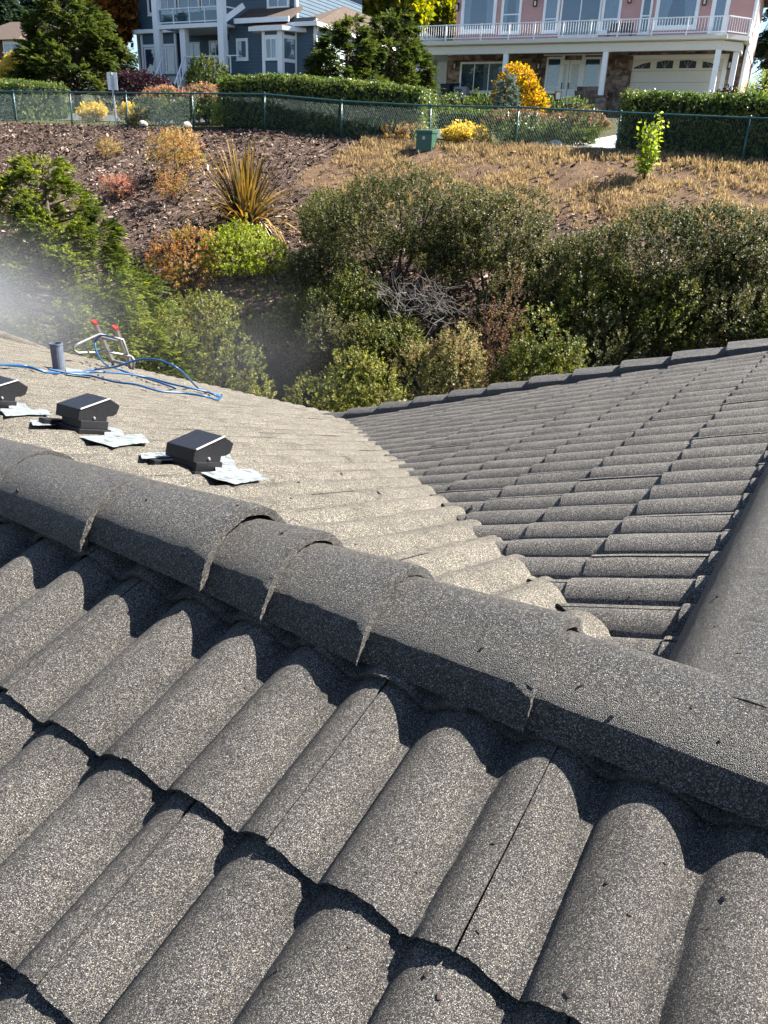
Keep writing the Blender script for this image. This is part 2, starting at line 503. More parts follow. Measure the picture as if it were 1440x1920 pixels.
# ------------------------------------------------------------------ the tiled roof in front
TH = R(31.03)
S1, S2, S3 = R(17.42), R(16.0), R(18.6)
VA = Vector((math.cos(TH), -math.sin(TH), 0))          # along the near ridge, to the right
VB = Vector((math.sin(TH), math.cos(TH), 0))           # away from the viewer, across the ridge
VZ = Vector((0, 0, 1))
_u1 = VB * math.cos(S1) + VZ * math.sin(S1)
_n1 = -VB * math.sin(S1) + VZ * math.cos(S1)
RIDGE = _u1 * 0.78 - _n1                                # a point of the ridge line (crown height)
N2 = VB * math.sin(S2) + VZ * math.cos(S2)
D2 = RIDGE.dot(N2)
N3 = -VA * math.sin(S3) + VZ * math.cos(S3)
R2A = -0.02                                             # where the second ridge leaves the first
D3 = (RIDGE + VA * R2A).dot(N3)
B0 = RIDGE.dot(VB)
A0 = RIDGE.dot(VA)
TW, EXP, TL, ROLL, THK = 0.291, 0.285, 0.355, 0.036, 0.017

class Slope:
    """local frame of a roof plane: x along the eave, y up the slope, z out of the roof; y = 0 at the ridge"""
    def __init__(s, x, y, origin):
        s.x, s.y, s.o = x.normalized(), y.normalized(), origin
        s.n = s.x.cross(s.y)
        s.m = Matrix(((s.x.x, s.y.x, s.n.x, s.o.x), (s.x.y, s.y.y, s.n.y, s.o.y), (s.x.z, s.y.z, s.n.z, s.o.z), (0, 0, 0, 1)))
        s.mi = s.m.inverted()
    def P(s, x, y, z=0):
        return s.o + s.x * x + s.y * y + s.n * z
    def px(s, x, y, lift=0.0):
        """the point of the crown surface (lifted) seen at a point of the photograph"""
        w = onplane(x, y, s.n, s.o.dot(s.n) + lift)
        return s.mi @ w

DROP = ROLL + 0.012
SL1 = Slope(VA, VB * math.cos(S1) + VZ * math.sin(S1), RIDGE)
SL2 = Slope(-VA, -VB * math.cos(S2) + VZ * math.sin(S2), RIDGE)
SL3 = Slope(-VB, VA * math.cos(S3) + VZ * math.sin(S3), RIDGE + VA * R2A)

def roll_h(x):
    """height of the tile profile; crowns every TW/2, one at x = 0"""
    p = TW / 2
    q = (x + p / 2) % p - p / 2
    t = abs(q) / 0.0615
    if t >= 1.0:
        return 0.0
    return ROLL * (1 - t ** 2.0) ** 0.86

def surf(sl, x, y):
    """a point on the tiles' upper surface (ignoring the step of the courses)"""
    return sl.P(x, y, roll_h(x - sl.phase) - DROP + 0.010)

def tile_bm(nx, ny, rough=0.0, seed=0, thk=THK, rs=1.0):
    rnd = random.Random(seed)
    bm = bmesh.new()
    w = TW / 2 - 0.0011
    xs = [-w + 2 * w * i / nx for i in range(nx + 1)]
    ys = [TL * (j / ny) ** 1.15 for j in range(ny + 1)]
    top, bot = [], []
    for j, y in enumerate(ys):
        rt, rb = [], []
        for i, x in enumerate(xs):
            z = roll_h(x) * rs + ROLL * (1 - rs) + thk * (1 - y / EXP) + 0.003
            ex = min(1, (w - abs(x)) / 0.006)
            z -= 0.0010 * (1 - ex)                       # eased side edges
            if x > 0: z += 0.0007 * (x / w)              # the overlapping edge sits a touch higher
            jy = jz = 0.0
            if rough and j == 0:
                jy = rnd.gauss(0, rough)
                jz = rnd.gauss(0, rough * 0.6) - 0.0018
            elif rough:
                jz = rnd.gauss(0, rough * 0.22)
            rt.append(bm.verts.new((x, y + jy, z + jz)))
        for i, x in enumerate(xs):
            z = roll_h(x) * rs + ROLL * (1 - rs) + thk * (1 - y / EXP) + 0.003 - min(0.0135, max(0.004, thk * 0.9))
            jy = rnd.gauss(0, rough) if (rough and j == 0) else 0
            rb.append(bm.verts.new((x, y + jy + (0.003 if j == 0 else 0), z)) if j in (0, ny) else None)
        top.append(rt)
        bot.append(rb)
    for j in range(ny):
        for i in range(nx):
            f = bm.faces.new((top[j][i], top[j][i + 1], top[j + 1][i + 1], top[j + 1][i]))
            f.smooth = True
    for i in range(nx):
        bm.faces.new((bot[0][i], bot[0][i + 1], top[0][i + 1], top[0][i]))
        bm.faces.new((bot[0][i + 1], bot[0][i], bot[ny][i], bot[ny][i + 1]))
    for side in (0, nx):
        loop = [top[j][side] for j in range(ny + 1)]
        vs = [bot[0][side]] + loop + [bot[ny][side]]
        if side == 0: vs = vs[::-1]
        bm.faces.new(vs[::-1])
    bm.normal_update()
    for e in bm.edges:                                   # sharp fold between the top and the cut faces
        if len(e.link_faces) == 2 and e.calc_face_angle(0) > 0.75: e.smooth = False
    return bm

def bm_mesh(bm, name, mat):
    me = bpy.data.meshes.new(name)
    bm.to_mesh(me)
    me.materials.append(mat)
    return me

roof = thing('tiled_house', 'house roofed in dark granule-coated concrete tiles, filling the foreground', 'house', tuple(SL1.P(0, 0, -0.1)))

def lay(sl, seam_x, butt_y, xr, yr, planes, variants, mat):
    """tiles over a slope; planes = list of (point, normal) in slope coordinates, keeping the side the normal points from.
    Returns [(distance, mesh, matrix)]"""
    out = []
    sl.phase = seam_x
    k0, k1 = math.floor((yr[0] - butt_y) / EXP) - 1, math.ceil((yr[1] - butt_y) / EXP) + 1
    for k in range(k0, k1 + 1):
        y = butt_y + k * EXP
        if sl is SL1 and y > -0.25: y += 0.036                  # the last course is pushed up under the caps
        if y > yr[1] or y + TL < yr[0] - 1e-6: continue
        off = seam_x + TW / 2 + (TW / 2 if k % 2 else 0)
        j0, j1 = math.floor((xr[0] - off) / TW) - 1, math.ceil((xr[1] - off) / TW) + 1
        for j in range(j0, j1 + 1):
            x = off + j * TW
            if x + TW / 2 < xr[0] or x - TW / 2 > xr[1]: continue
            cs = [Vector((x + sx * TW / 2, y + sy * TL, 0)) for sx in (-1, 1) for sy in (0, 1)]
            keep, cut = True, []
            for (pt, nr) in planes:
                ds = [(c - pt).dot(nr) for c in cs]
                if min(ds) >= -0.002:
                    keep = False
                    break
                if max(ds) > 0.002: cut.append((pt, nr))
            if not keep: continue
            loc = Matrix.Translation((x, y, -DROP))
            jit = Matrix.Translation((random.gauss(0, .0012), random.gauss(0, .0025), random.gauss(0, .0012))) @ Matrix.Rotation(random.gauss(0, .0035), 4, 'Z') @ Matrix.Rotation(random.gauss(0, .0025), 4, 'X')
            mw = sl.m @ loc @ jit
            src = variants[random.randrange(len(variants))]
            if cut:
                bm = bmesh.new()
                bm.from_mesh(src)
                for (pt, nr) in cut:
                    p = pt - Vector((x, y, 0))
                    g = bmesh.ops.bisect_plane(bm, geom=bm.verts[:] + bm.edges[:] + bm.faces[:], plane_co=p, plane_no=nr, clear_outer=True)
                    ed = [e for e in g['geom_cut'] if isinstance(e, bmesh.types.BMEdge)]
                    if ed:
                        try: bmesh.ops.holes_fill(bm, edges=ed, sides=0)
                        except Exception: pass
                if not bm.faces:
                    bm.free()
                    continue
                me = bm_mesh(bm, 'roof_tile_cut', mat)
                bm.free()
            else:
                me = src
            out.append(((mw @ Vector((0, .15, 0))).length, me, mw))
    return out

near_v = [bm_mesh(tile_bm(56, 14, 0.0009, q), 'roof_tile_near', M['gran']) for q in range(5)]
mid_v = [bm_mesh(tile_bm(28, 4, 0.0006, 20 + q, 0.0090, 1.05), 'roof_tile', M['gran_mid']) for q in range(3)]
far_v = [bm_mesh(tile_bm(28, 2, 0.0009, 40 + q, 0.0045, 0.62), 'roof_tile_far', M['gran_far']) for q in range(3)]

tiles = []
# near slope: course edge at u = .32 (photo), seams at a = -.24 + k * TW there
s1 = SL1.mi @ (VA * (-0.240) + _u1 * 0.32 - _n1)
Q = lambda x, y: Vector((x, y, 0))
tiles += lay(SL1, s1.x, s1.y, (-3.9, 1.6), (-1.45, 0.0), [(Q(0, -0.075), Vector((0, 1, 0)))], near_v, M['gran'])
# far slope: eave a little over four metres out, cut along the valley
EAVE2 = -4.06 / math.cos(S2)
vt = math.tan(S3) / math.tan(S2)
VDIR2 = Vector((1.0, -vt / math.cos(S2), 0)).normalized()              # valley line in SL2 coordinates (x = -a, y = -b/cos)
VN2 = Vector((-VDIR2.y, VDIR2.x, 0))
if VN2.x > 0: VN2 = -VN2                                                # points over the valley, towards +a
o2 = Q(-R2A - 0.02, 0)
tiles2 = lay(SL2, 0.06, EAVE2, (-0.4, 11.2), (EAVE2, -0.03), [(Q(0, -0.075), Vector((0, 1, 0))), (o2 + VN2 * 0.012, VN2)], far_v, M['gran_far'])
# right slope: down from the second ridge, between the valley and the rake
VDIR3 = Vector((-1.0, -1.0 / vt / math.cos(S3), 0)).normalized()        # x = -b, y = -a/cos
VN3 = Vector((-VDIR3.y, VDIR3.x, 0))
if VN3.x < 0: VN3 = -VN3                                                # towards smaller b, over the valley
s3 = SL3.px(957, 1012)
RAKE = 4.0
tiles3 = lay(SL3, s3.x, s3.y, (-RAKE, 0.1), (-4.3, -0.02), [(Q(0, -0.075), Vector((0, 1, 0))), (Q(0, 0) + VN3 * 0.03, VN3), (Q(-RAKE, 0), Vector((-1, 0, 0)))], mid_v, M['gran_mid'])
# beyond the right edge of the picture: the other side of the second ridge, the rest of the near slope
SL4 = Slope(VB, -VA * math.cos(S3) + VZ * math.sin(S3), RIDGE + VA * R2A)
side_t = lay(SL1, s1.x, s1.y, (1.61, 3.4), (-1.45, 0.0), [(Q(0, -0.075), Vector((0, 1, 0))), (Q(1.60, 0), Vector((-1, 0, 0)))], near_v[:1], M['gran'])
VN4 = Vector((-VDIR3.x, VDIR3.y, 0))
VN4 = Vector((VN4.y, -VN4.x, 0))
if VN4.x > 0: VN4 = -VN4
side_t += lay(SL4, .07, -.60, (-.3, RAKE), (-3.4, -0.02), [(Q(0, -0.075), Vector((0, 1, 0))), (Q(0, 0) + VN4 * 0.02, VN4), (Q(RAKE, 0), Vector((1, 0, 0)))], mid_v, M['gran_mid'])
VNm = Vector((-VN2.x, VN2.y, 0))
SL2.phase = 0.06
side_t += lay(SL2, 0.06, EAVE2, (-3.4, 0.1), (EAVE2, -0.03), [(Q(0, -0.075), Vector((0, 1, 0))), (o2 + VNm * 0.012, VNm), (Q(-3.4, 0), Vector((-1, 0, 0)))], far_v, M['gran_far'])
alltiles = sorted(tiles + tiles2 + tiles3, key=lambda q: q[0])
alltiles = alltiles[:300] + alltiles[300:] + side_t
for d, me, mw in alltiles[:300]:
    o = link('roof_tile', me, roof)
    o.matrix_world = mw
    o.parent = roof
    o.matrix_parent_inverse = Matrix.Translation(roof.location).inverted()
    o.matrix_basis = mw
rest = bmesh.new()
for d, me, mw in alltiles[300:]:
    b2 = bmesh.new()
    b2.from_mesh(me)
    b2.transform(mw)
    if me.materials[0] == M['gran_mid']:
        for fc in b2.faces: fc.material_index = 1
    tmp = bpy.data.meshes.new('tmp')
    b2.to_mesh(tmp)
    b2.free()
    rest.from_mesh(tmp)
    bpy.data.meshes.remove(tmp)
if rest.verts:
    me = bm_mesh(rest, 'far_roof_tiles', M['gran_far'])
    me.materials.append(M['gran_mid'])
    tag(link('far_roof_tiles', me, roof), kind='stuff')
rest.free()

# deck under the tiles and the valley metal
u = MB()
dz = -DROP - 0.022
u.quad(SL1.P(-4.2, 0, dz), SL1.P(3.4, 0, dz), SL1.P(3.4, -1.6, dz), SL1.P(-4.2, -1.6, dz))
u.quad(SL4.P(0, 0, dz - .004), SL4.P(RAKE, 0, dz - .004), SL4.P(RAKE, -3.4, dz - .004), SL4.P(.6, -3.4, dz - .004))
u.add([SL2.P(0, 0, dz - .004), SL2.P(-3.4, 0, dz - .004), SL2.P(-3.4, EAVE2 + .6, dz - .004)], [(0, 1, 2)])
vx = lambda y: y / VDIR2.y * VDIR2.x
u.add([SL2.P(0, 0, dz), SL2.P(11.2, 0, dz), SL2.P(11.2, EAVE2, dz), SL2.P(vx(EAVE2), EAVE2, dz)], [(0, 1, 2, 3)])
e3 = -3.95 / math.cos(S3)
vx3 = lambda y: y / VDIR3.y * VDIR3.x
u.add([SL3.P(0, 0, dz), SL3.P(-RAKE, 0, dz), SL3.P(-RAKE, e3, dz), SL3.P(max(-RAKE, vx3(e3)), e3, dz)], [(0, 1, 2, 3)])
u.build('roof_deck', M['under'], roof)
v = MB()
p0, p1 = SL2.P(o2.x, 0, dz + .006), SL2.P(o2.x + vx(EAVE2), EAVE2, dz + .006)
q0, q1 = p0 + SL2.x * 0.12, p1 + SL2.x * 0.12
v.quad(p0, p1, q1, q0)
w0, w1 = p0 - VA * -0.16 + VZ * .05, p1 - VA * -0.16 + VZ * .05
v.quad(p0, p1, w1, w0)
v.build('valley_flashing', M['metal_dark'], roof)
# walls and eaves that carry the roof
w = MB()
zb = -5.6
def edge_wall(p, q, top_drop=0.16):
    a_, b_ = Vector(p) - VZ * top_drop, Vector(q) - VZ * top_drop
    w.quad(a_, b_, Vector((b_.x, b_.y, zb)), Vector((a_.x, a_.y, zb)))
ins = VB * -0.5
edge_wall(SL2.P(3.3, EAVE2, 0) + ins, SL2.P(11.0, EAVE2, 0) + ins, 0.3)
edge_wall(SL3.P(-RAKE + .35, 0, 0), SL3.P(-RAKE + .35, -3.3, 0), 0.25)
w.build('wall', plain('house_wall', (0.42, 0.40, 0.36), 0.8), roof)
f = MB()
f.bar(SL2.P(3.25, EAVE2 + .03, -0.14), SL2.P(11.0, EAVE2 + .03, -0.14), 0.03, 0.16)
f.build('fascia', M['metal_dark'], roof)

# ridge caps: tapered half-round tiles, each lapping over the next
def cap_mesh(L, r0, r1, rise0, rise1, thick=0.014, nl=10, na=26, rough=0.0010, seed=0, mat=None):
    """a half-round cap along +x, the wide exposed end at x = 0, the covered end at x = -L; z = 0 at the cap's feet"""
    rnd = random.Random(seed)
    V, F = [], []
    for layer in (0, 1):
        for i in range(nl + 1):
            t = i / nl
            x = -L * t
            r = r0 + (r1 - r0) * t - layer * thick
            h = rise0 + (rise1 - rise0) * t - layer * thick
            for k in range(na + 1):
                RR = (r * r + h * h) / (2 * h)                 # a circular arc over the chord
                am = math.asin(min(1, r / RR)) if h < r else math.pi - math.asin(min(1, r / RR))
                ang = am * (1 - 2 * k / na)
                cx, cz = math.sin(ang) * RR / r, (math.cos(ang) * RR - RR + h) / h
                jx = rnd.gauss(0, rough * 1.6) if (i == 0 and rough) else 0
                jr = 1 + (rnd.gauss(0, rough * (1.0 if i == 0 else .22)) / r if rough else 0)
                V.append((x + jx, r * cx * jr, h * cz * jr - (0.004 if i == 0 and layer == 0 else 0)))
    n1 = (nl + 1) * (na + 1)
    idx = lambda l, i, k: l * n1 + i * (na + 1) + k
    for i in range(nl):
        for k in range(na):
            F.append((idx(0, i, k), idx(0, i + 1, k), idx(0, i + 1, k + 1), idx(0, i, k + 1)))
            F.append((idx(1, i, k), idx(1, i, k + 1), idx(1, i + 1, k + 1), idx(1, i + 1, k)))
    for k in range(na):
        F.append((idx(0, 0, k), idx(0, 0, k + 1), idx(1, 0, k + 1), idx(1, 0, k)))
        F.append((idx(0, nl, k + 1), idx(0, nl, k), idx(1, nl, k), idx(1, nl, k + 1)))
    for i in range(nl):
        for k in (0, na):
            F.append((idx(0, i, k), idx(1, i, k), idx(1, i + 1, k), idx(0, i + 1, k)))
    me = bpy.data.meshes.new('ridge_cap')
    me.from_pydata(V, [], F)
    me.materials.append(mat or M['cap'])
    bm = bmesh.new()
    bm.from_mesh(me)
    bmesh.ops.recalc_face_normals(bm, faces=bm.faces)
    for fc in bm.faces:
        fc.smooth = True
    for e in bm.edges:
        if len(e.link_faces) == 2 and e.calc_face_angle(0) > 0.7: e.smooth = False
    bm.to_mesh(me)
    bm.free()
    return me

def place(name, me, x, origin, parent):
    """x: direction of the cap's exposed end"""
    x = x.normalized()
    y = VZ.cross(x).normalized()
    z = x.cross(y)
    mw = Matrix(((x.x, y.x, z.x, origin.x), (x.y, y.y, z.y, origin.y), (x.z, y.z, z.z, origin.z), (0, 0, 0, 1)))
    o = link(name, me, parent)
    o.matrix_parent_inverse = Matrix.Translation(parent.location).inverted()
    o.matrix_basis = mw
    return o

FOOT = -0.039
joints = [3.20, 2.79, 2.38, 1.97, 1.56, 1.14, 0.72, -0.290, -0.585, -0.795, -0.945, -1.275, -1.60, -1.925, -2.25, -2.58, -2.91, -3.24, -3.57, -3.9]
for i, a_ in enumerate(joints[:-1]):
    L = a_ - joints[i + 1] + 0.075
    tilt = 0.016 / max(L, .15)
    x = (VA - VZ * -tilt * 0).normalized()
    lift = 0.0
    me = cap_mesh(L, 0.138, 0.117, 0.116, 0.092, thick=0.019, rough=0.0008, seed=i, nl=22 if 5 < i < 11 else 8, na=44 if 5 < i < 12 else 24)
    dxy = VB * random.gauss(0, 0.004)
    place('ridge_cap', me, (VA + VB * random.gauss(0, .006)), RIDGE + VA * (a_) + VZ * (FOOT + {8: 0.003, 9: 0.010, 10: 0.024, 11: 0.010}.get(i, 0)) + dxy, roof)
# second ridge, away from the viewer
j2 = [-0.015, 0.42, 0.76, 1.10, 1.44, 1.78, 2.12, 2.46, 2.80, 3.14, 3.48, 3.82]
for i, b_ in enumerate(j2[:-1]):
    L = j2[i + 1] - b_ + (0.07 if i else 0.0)
    me = cap_mesh(L, 0.152, 0.149, 0.122, 0.120, seed=40 + i, nl=16 if i < 3 else 6, na=40 if i < 3 else 20)
    place('ridge_cap', me, VB, RIDGE + VA * (R2A + 0.012) + VB * j2[i + 1] + VZ * (FOOT - 0.018), roof)
# caps down the far rake: the exposed ends look down the slope
rk = SL3.P(-RAKE - 0.01, 0, 0)
dn = -SL3.y
for i in range(13):
    yy = 0.05 + 0.318 * (i + 1)
    L = 0.318 + 0.07
    if yy > 4.2: break
    me = cap_mesh(L, 0.098, 0.080, 0.105, 0.082, seed=60 + i, nl=6, na=20)
    x = (dn + SL3.n * 0.035).normalized()
    y = SL3.n.cross(x).normalized()
    z = x.cross(y)
    og = rk + dn * yy + SL3.n * (-0.035)
    o = link('rake_cap', me, roof)
    o.matrix_parent_inverse = Matrix.Translation(roof.location).inverted()
    o.matrix_basis = Matrix(((x.x, y.x, z.x, og.x), (x.y, y.y, z.y, og.y), (x.z, y.z, z.z, og.z), (0, 0, 0, 1)))
# caps of the wing at the far left, just above the eave line
og0 = at(84, 646, 9.4)
for i in range(3):
    me = cap_mesh(1.3, 0.10 if i == 0 else 0.21, 0.20, 0.06 if i == 0 else 0.21, 0.19, seed=80 + i, nl=12, na=16, mat=M['gran_far'])
    place('ridge_cap', me, (VA * 1.0 + VB * 0.02), og0 - VA * 1.15 * i + VZ * (-0.10 + .02 * i), roof)

# ------------------------------------------------------------------ things on the roof
SL2.phase = 0.06
def onroof(x, y, lift=0.0):
    q = SL2.px(x, y)
    return surf(SL2, q.x, q.y) + SL2.n * (lift + THK * 0.5)

def tape_patch(poly, parent, lift=0.004):
    """a strip of tape pressed over the tile rolls; poly: four photograph points (top-left, top-right, bottom-right, bottom-left)"""
    c = [SL2.px(*p) for p in poly]
    nx, ny = 18, 4
    V, F = [], []
    for j in range(ny + 1):
        for i in range(nx + 1):
            s, t = i / nx, j / ny
            q = (c[0] * (1 - s) + c[1] * s) * (1 - t) + (c[3] * (1 - s) + c[2] * s) * t
            wob = 0.003 * math.sin(i * 1.1 + j) if j in (0, ny) else 0
            V.append(SL2.P(q.x, q.y + wob, ROLL * 0.90 + 0.10 * roll_h(q.x - SL2.phase) - DROP + 0.004 + lift + .004 + random.gauss(0, .0006)))
    for j in range(ny):
        for i in range(nx):
            a_ = j * (nx + 1) + i
            F.append((a_, a_ + 1, a_ + nx + 2, a_ + nx + 1))
    me = bpy.data.meshes.new('sealing_tape')
    me.from_pydata([tuple(p) for p in V], [], F)
    me.materials.append(M['tape'])
    for p in me.polygons: p.use_smooth = True
    return link('sealing_tape', me, parent)

def box_vent(cx, cy, label, patches):
    """hooded box vent; (cx, cy): foot of the near right corner of the hood in the photograph"""
    foot = SL2.px(cx, cy)
    o0 = surf(SL2, foot.x, foot.y)
    t = thing('roof_vent', label, 'roof vent', tuple(o0), 'box vents in a row on the far roof slope')
    b, a_, z = VB, -VA, VZ
    n, dn_ = SL2.n, -SL2.y
    W = 0.128
    P = lambda i, jb, k: o0 + a_ * i + dn_ * jb + n * k
    # hood: pentagon profile pushed along the ridge direction
    prof = [P(0, 0.0, 0.038), P(0, 0.0, 0.082), P(0, 0.132, 0.130), P(0, 0.185, 0.106), P(0, 0.176, 0.072), P(0, 0.155, 0.062), P(0, 0.132, 0.060), P(0, 0.130, 0.038)]
    MB().prism(prof, a_ * W).build('hood', M['vent'], t, bevel=0.004)
    tr = MB()
    tr.bar(P(-0.0025, 0.004, 0.0835), P(-0.0025, 0.131, 0.1305), 0.004, 0.004)
    tr.build('hood_edge', M['vent_trim'], t)
    nk = MB()
    nk.prism([P(-0.008, 0.008, 0.012), P(-0.008, 0.008, 0.042), P(-0.008, 0.134, 0.042), P(-0.008, 0.134, 0.012)], a_ * (W - 0.020))
    nk.build('collar', M['vent'], t, bevel=0.003)
    fl = MB()
    fl.prism([P(-0.014, 0.0, -0.016), P(-0.014, 0.0, 0.012), P(-0.014, 0.145, 0.012), P(-0.014, 0.145, -0.016)], a_ * (W + 0.05))
    fl.prism([P(W - .01, -0.05, -0.02), P(W - .01, -0.05, 0.022), P(W - .01, 0.06, 0.022), P(W - .01, 0.06, -0.02)], a_ * 0.035)
    fl.build('flange', M['vent'], t, bevel=0.003)
    sc_ = MB()
    sc_.tube([P(-0.001, 0.070, 0.052), P(-0.006, 0.070, 0.052)], [0.006, 0.004], 10)
    sc_.build('screw', M['alu'], t)
    for pl_ in patches: tape_patch(pl_, t)
    return t

box_vent(361, 874, 'black box vent nearest the viewer, with white tape at its right foot', [
    [(404, 850), (432, 852), (446, 880), (404, 886)], [(376, 886), (470, 877), (503, 897), (440, 908)], [(263, 850), (330, 846), (330, 855), (266, 858)]])
box_vent(144, 806, 'black box vent in the middle of the row of three', [
    [(196, 797), (226, 803), (236, 818), (196, 818)], [(150, 818), (266, 812), (280, 828), (212, 838)], [(57, 788), (100, 788), (104, 795), (62, 796)]])
box_vent(-28, 756, 'black box vent cut off by the left edge of the picture', [
    [(18, 752), (44, 754), (58, 767), (16, 766)], [(0, 766), (86, 767), (98, 777), (10, 779)]])

pp = SL2.px(113, 690)
p0 = surf(SL2, pp.x, pp.y)
t = thing('vent_pipe', 'short grey vent pipe standing up from the roof beside the blue hose', 'vent pipe', tuple(p0))
g = MB()
n_ = 20
prof = [(0.046, -0.03), (0.046, 0.205), (0.049, 0.208), (0.049, 0.220), (0.041, 0.220), (0.041, 0.02)]
vv, ff = [], []
for r_, h_ in prof:
    for k in range(n_):
        q = 2 * math.pi * k / n_
        vv.append(p0 + Vector((r_ * math.cos(q), r_ * math.sin(q), h_)))
for i in range(len(prof) - 1):
    for k in range(n_):
        ff.append((i * n_ + k, i * n_ + (k + 1) % n_, (i + 1) * n_ + (k + 1) % n_, (i + 1) * n_ + k))
g.add(vv, ff)
g.build('pipe', M['pipe'], t, smooth=False)
MB().tube([p0 + VZ * 0.02, p0 + VZ * 0.021], [0.041, 0.041], 16).build('inside', M['black'], t)
tape_patch([(122, 689), (152, 692), (172, 706), (126, 702)], t)

# ladder at the eave
lt0, lt1 = at(177, 604, 7.35), at(222, 700, 7.75)
rt0, rt1 = at(216, 614, 7.20), at(253, 705, 7.60)
t = thing('extension_ladder', 'aluminium ladder with red rail ends leaning at the far left eave', 'ladder', tuple((lt1 + rt1) / 2))
def extend(p, q, k): return q + (q - p).normalized() * k
for p, q in ((lt0, lt1), (rt0, rt1)):
    e = extend(p, q, 2.9)
    MB().bar(p, e, 0.055, 0.028, up=VB).build('rail', M['alu'], t)
    s_ = (q - p).normalized()
    MB().bar(p - s_ * 0.012, p + s_ * 0.022, 0.058, 0.031, up=VB).build('rail_cap', M['red'], t)
for k in (0.20, 0.52, 0.84, 1.16, 1.48, 1.80, 2.12, 2.44):
    dl, dr = (lt1 - lt0).normalized(), (rt1 - rt0).normalized()
    MB().tube([lt0 + dl * k, rt0 + dr * k], 0.015, 8).build('rung', M['alu'], t)
sa = MB()
sa.tube([at(203, 630, 7.2), at(186, 627, 7.2), at(150, 643, 7.0), at(138, 650, 6.95), at(139, 657, 6.95), at(147, 662, 6.97), at(203, 660, 7.25), at(246, 668, 7.3)], 0.012, 8)
sa.tube([at(203, 630, 7.2), at(230, 637, 7.2), at(240, 665, 7.3), at(243, 690, 7.35)], 0.013, 8)
sa.tube([at(246, 668, 7.3), at(252, 676, 7.3), at(249, 692, 7.35)], 0.012, 8)
sa.build('standoff_bracket', M['alu'], t, smooth=True)

# pressure hose
def smooth_path(pts, n=8):
    out = []
    P = [Vector(p) for p in pts]
    for i in range(len(P) - 1):
        a_, b_, c_, d_ = P[max(i - 1, 0)], P[i], P[i + 1], P[min(i + 2, len(P) - 1)]
        for k in range(n):
            t_ = k / n
            out.append(0.5 * ((2 * b_) + (c_ - a_) * t_ + (2 * a_ - 5 * b_ + 4 * c_ - d_) * t_ * t_ + (3 * b_ - a_ - 3 * c_ + d_) * t_ ** 3))
    out.append(P[-1])
    return out
OR = lambda x, y, l=0.012: onroof(x, y, l)
hose = MB()
s_up = [OR(-60, 683), OR(20, 687), OR(60, 690), OR(100, 695), OR(135, 699), OR(175, 697, .03), at(215, 688, 5.75), at(250, 677, 5.75), at(280, 673, 5.75), at(310, 679, 5.72), at(340, 696, 5.7), OR(372, 728, .03), OR(395, 739), OR(416, 742)]
hose.tube(smooth_path(s_up), 0.0078, 8)
s_mid = [OR(-60, 686), OR(40, 690), OR(90, 698), OR(150, 698), OR(190, 703, .02), OR(235, 708, .03), OR(280, 714, .02), OR(320, 724), OR(370, 733), OR(416, 739)]
hose.tube(smooth_path(s_mid), 0.0078, 8)
s_low = [OR(90, 695), OR(130, 701), OR(170, 707), OR(215, 719), OR(255, 727, .02), OR(300, 735), OR(345, 741), OR(385, 748), OR(408, 749), OR(416, 743)]
hose.tube(smooth_path(s_low), 0.0078, 8)
s_loop = [at(205, 630, 7.1), at(190, 629, 7.1), at(180, 638, 7.1), at(180, 656, 7.0), at(190, 675, 6.8), at(203, 686, 6.5), OR(222, 696, .02), OR(250, 703), OR(290, 718), OR(330, 727)]
hose.tube(smooth_path(s_loop), 0.0078, 8)
tag(hose.build('pressure_hose', M['hose'], None, smooth=True), 'blue pressure washing hose looped and trailing across the far roof slope', 'hose')

# ------------------------------------------------------------------ the hillside
K = 1.3
FP = Vector((-7.4 * K, 27 * K, 0))
FD = Vector((2.8, -1.2, 0)).normalized()                  # along the fence, to the right
FN = Vector((-FD.y, FD.x, 0))
if FN.y > 0: FN = -FN                                      # towards the viewer
def fence_z(t):
    return float(np.interp(t, [-30, -9, -1.8, 4.9, 8.1, 11.7, 14.8, 18.1, 22.0, 45], [1.36, 1.28, 1.23, 1.20, 0.98, 0.85, 0.83, 0.71, 0.60, 0.3]))
def ground(x, y, fine=True):
    rx, ry = x - FP.x, y - FP.y
    t = rx * FD.x + ry * FD.y
    d = rx * FN.x + ry * FN.y
    zf = fence_z(max(-30, min(45, t)))
    if d >= 0:
        z = zf - np.interp(d, [0, 1, 8, 15, 19, 26, 200], [0, .22, 3.15, 6.35, 6.7, 6.8, 7.2])
    else:
        z = zf + np.interp(-d, [0, 1.5, 14, 19, 24, 60, 400], [0, .10, 1.45, 2.10, 2.3, 7.0, 30.0])
    z = float(z)
    if fine:
        a_ = 0.10 if d > 0.8 else 0.03
        z += a_ * mnoise.noise(Vector((x * .55, y * .55, 0))) + a_ * .9 * mnoise.noise(Vector((x * 1.7, y * 1.7, 3.1)))
        if d > 1.0: z += 0.09 * mnoise.noise(Vector((x * 4.1, y * 4.1, 9.0)))
    return z
def fcoord(x, y):
    rx, ry = x - FP.x, y - FP.y
    return rx * FD.x + ry * FD.y, rx * FN.x + ry * FN.y
def hit(px, py, y0=9.5, y1=90):
    """where the ray through a point of the photograph meets the hillside"""
    r = ray(px, py)
    Y = y0
    while Y < y1:
        p = r * (Y / r.y)
        if p.z < ground(p.x, p.y, False): return p
        Y += 0.1
    return r * (y1 / r.y)

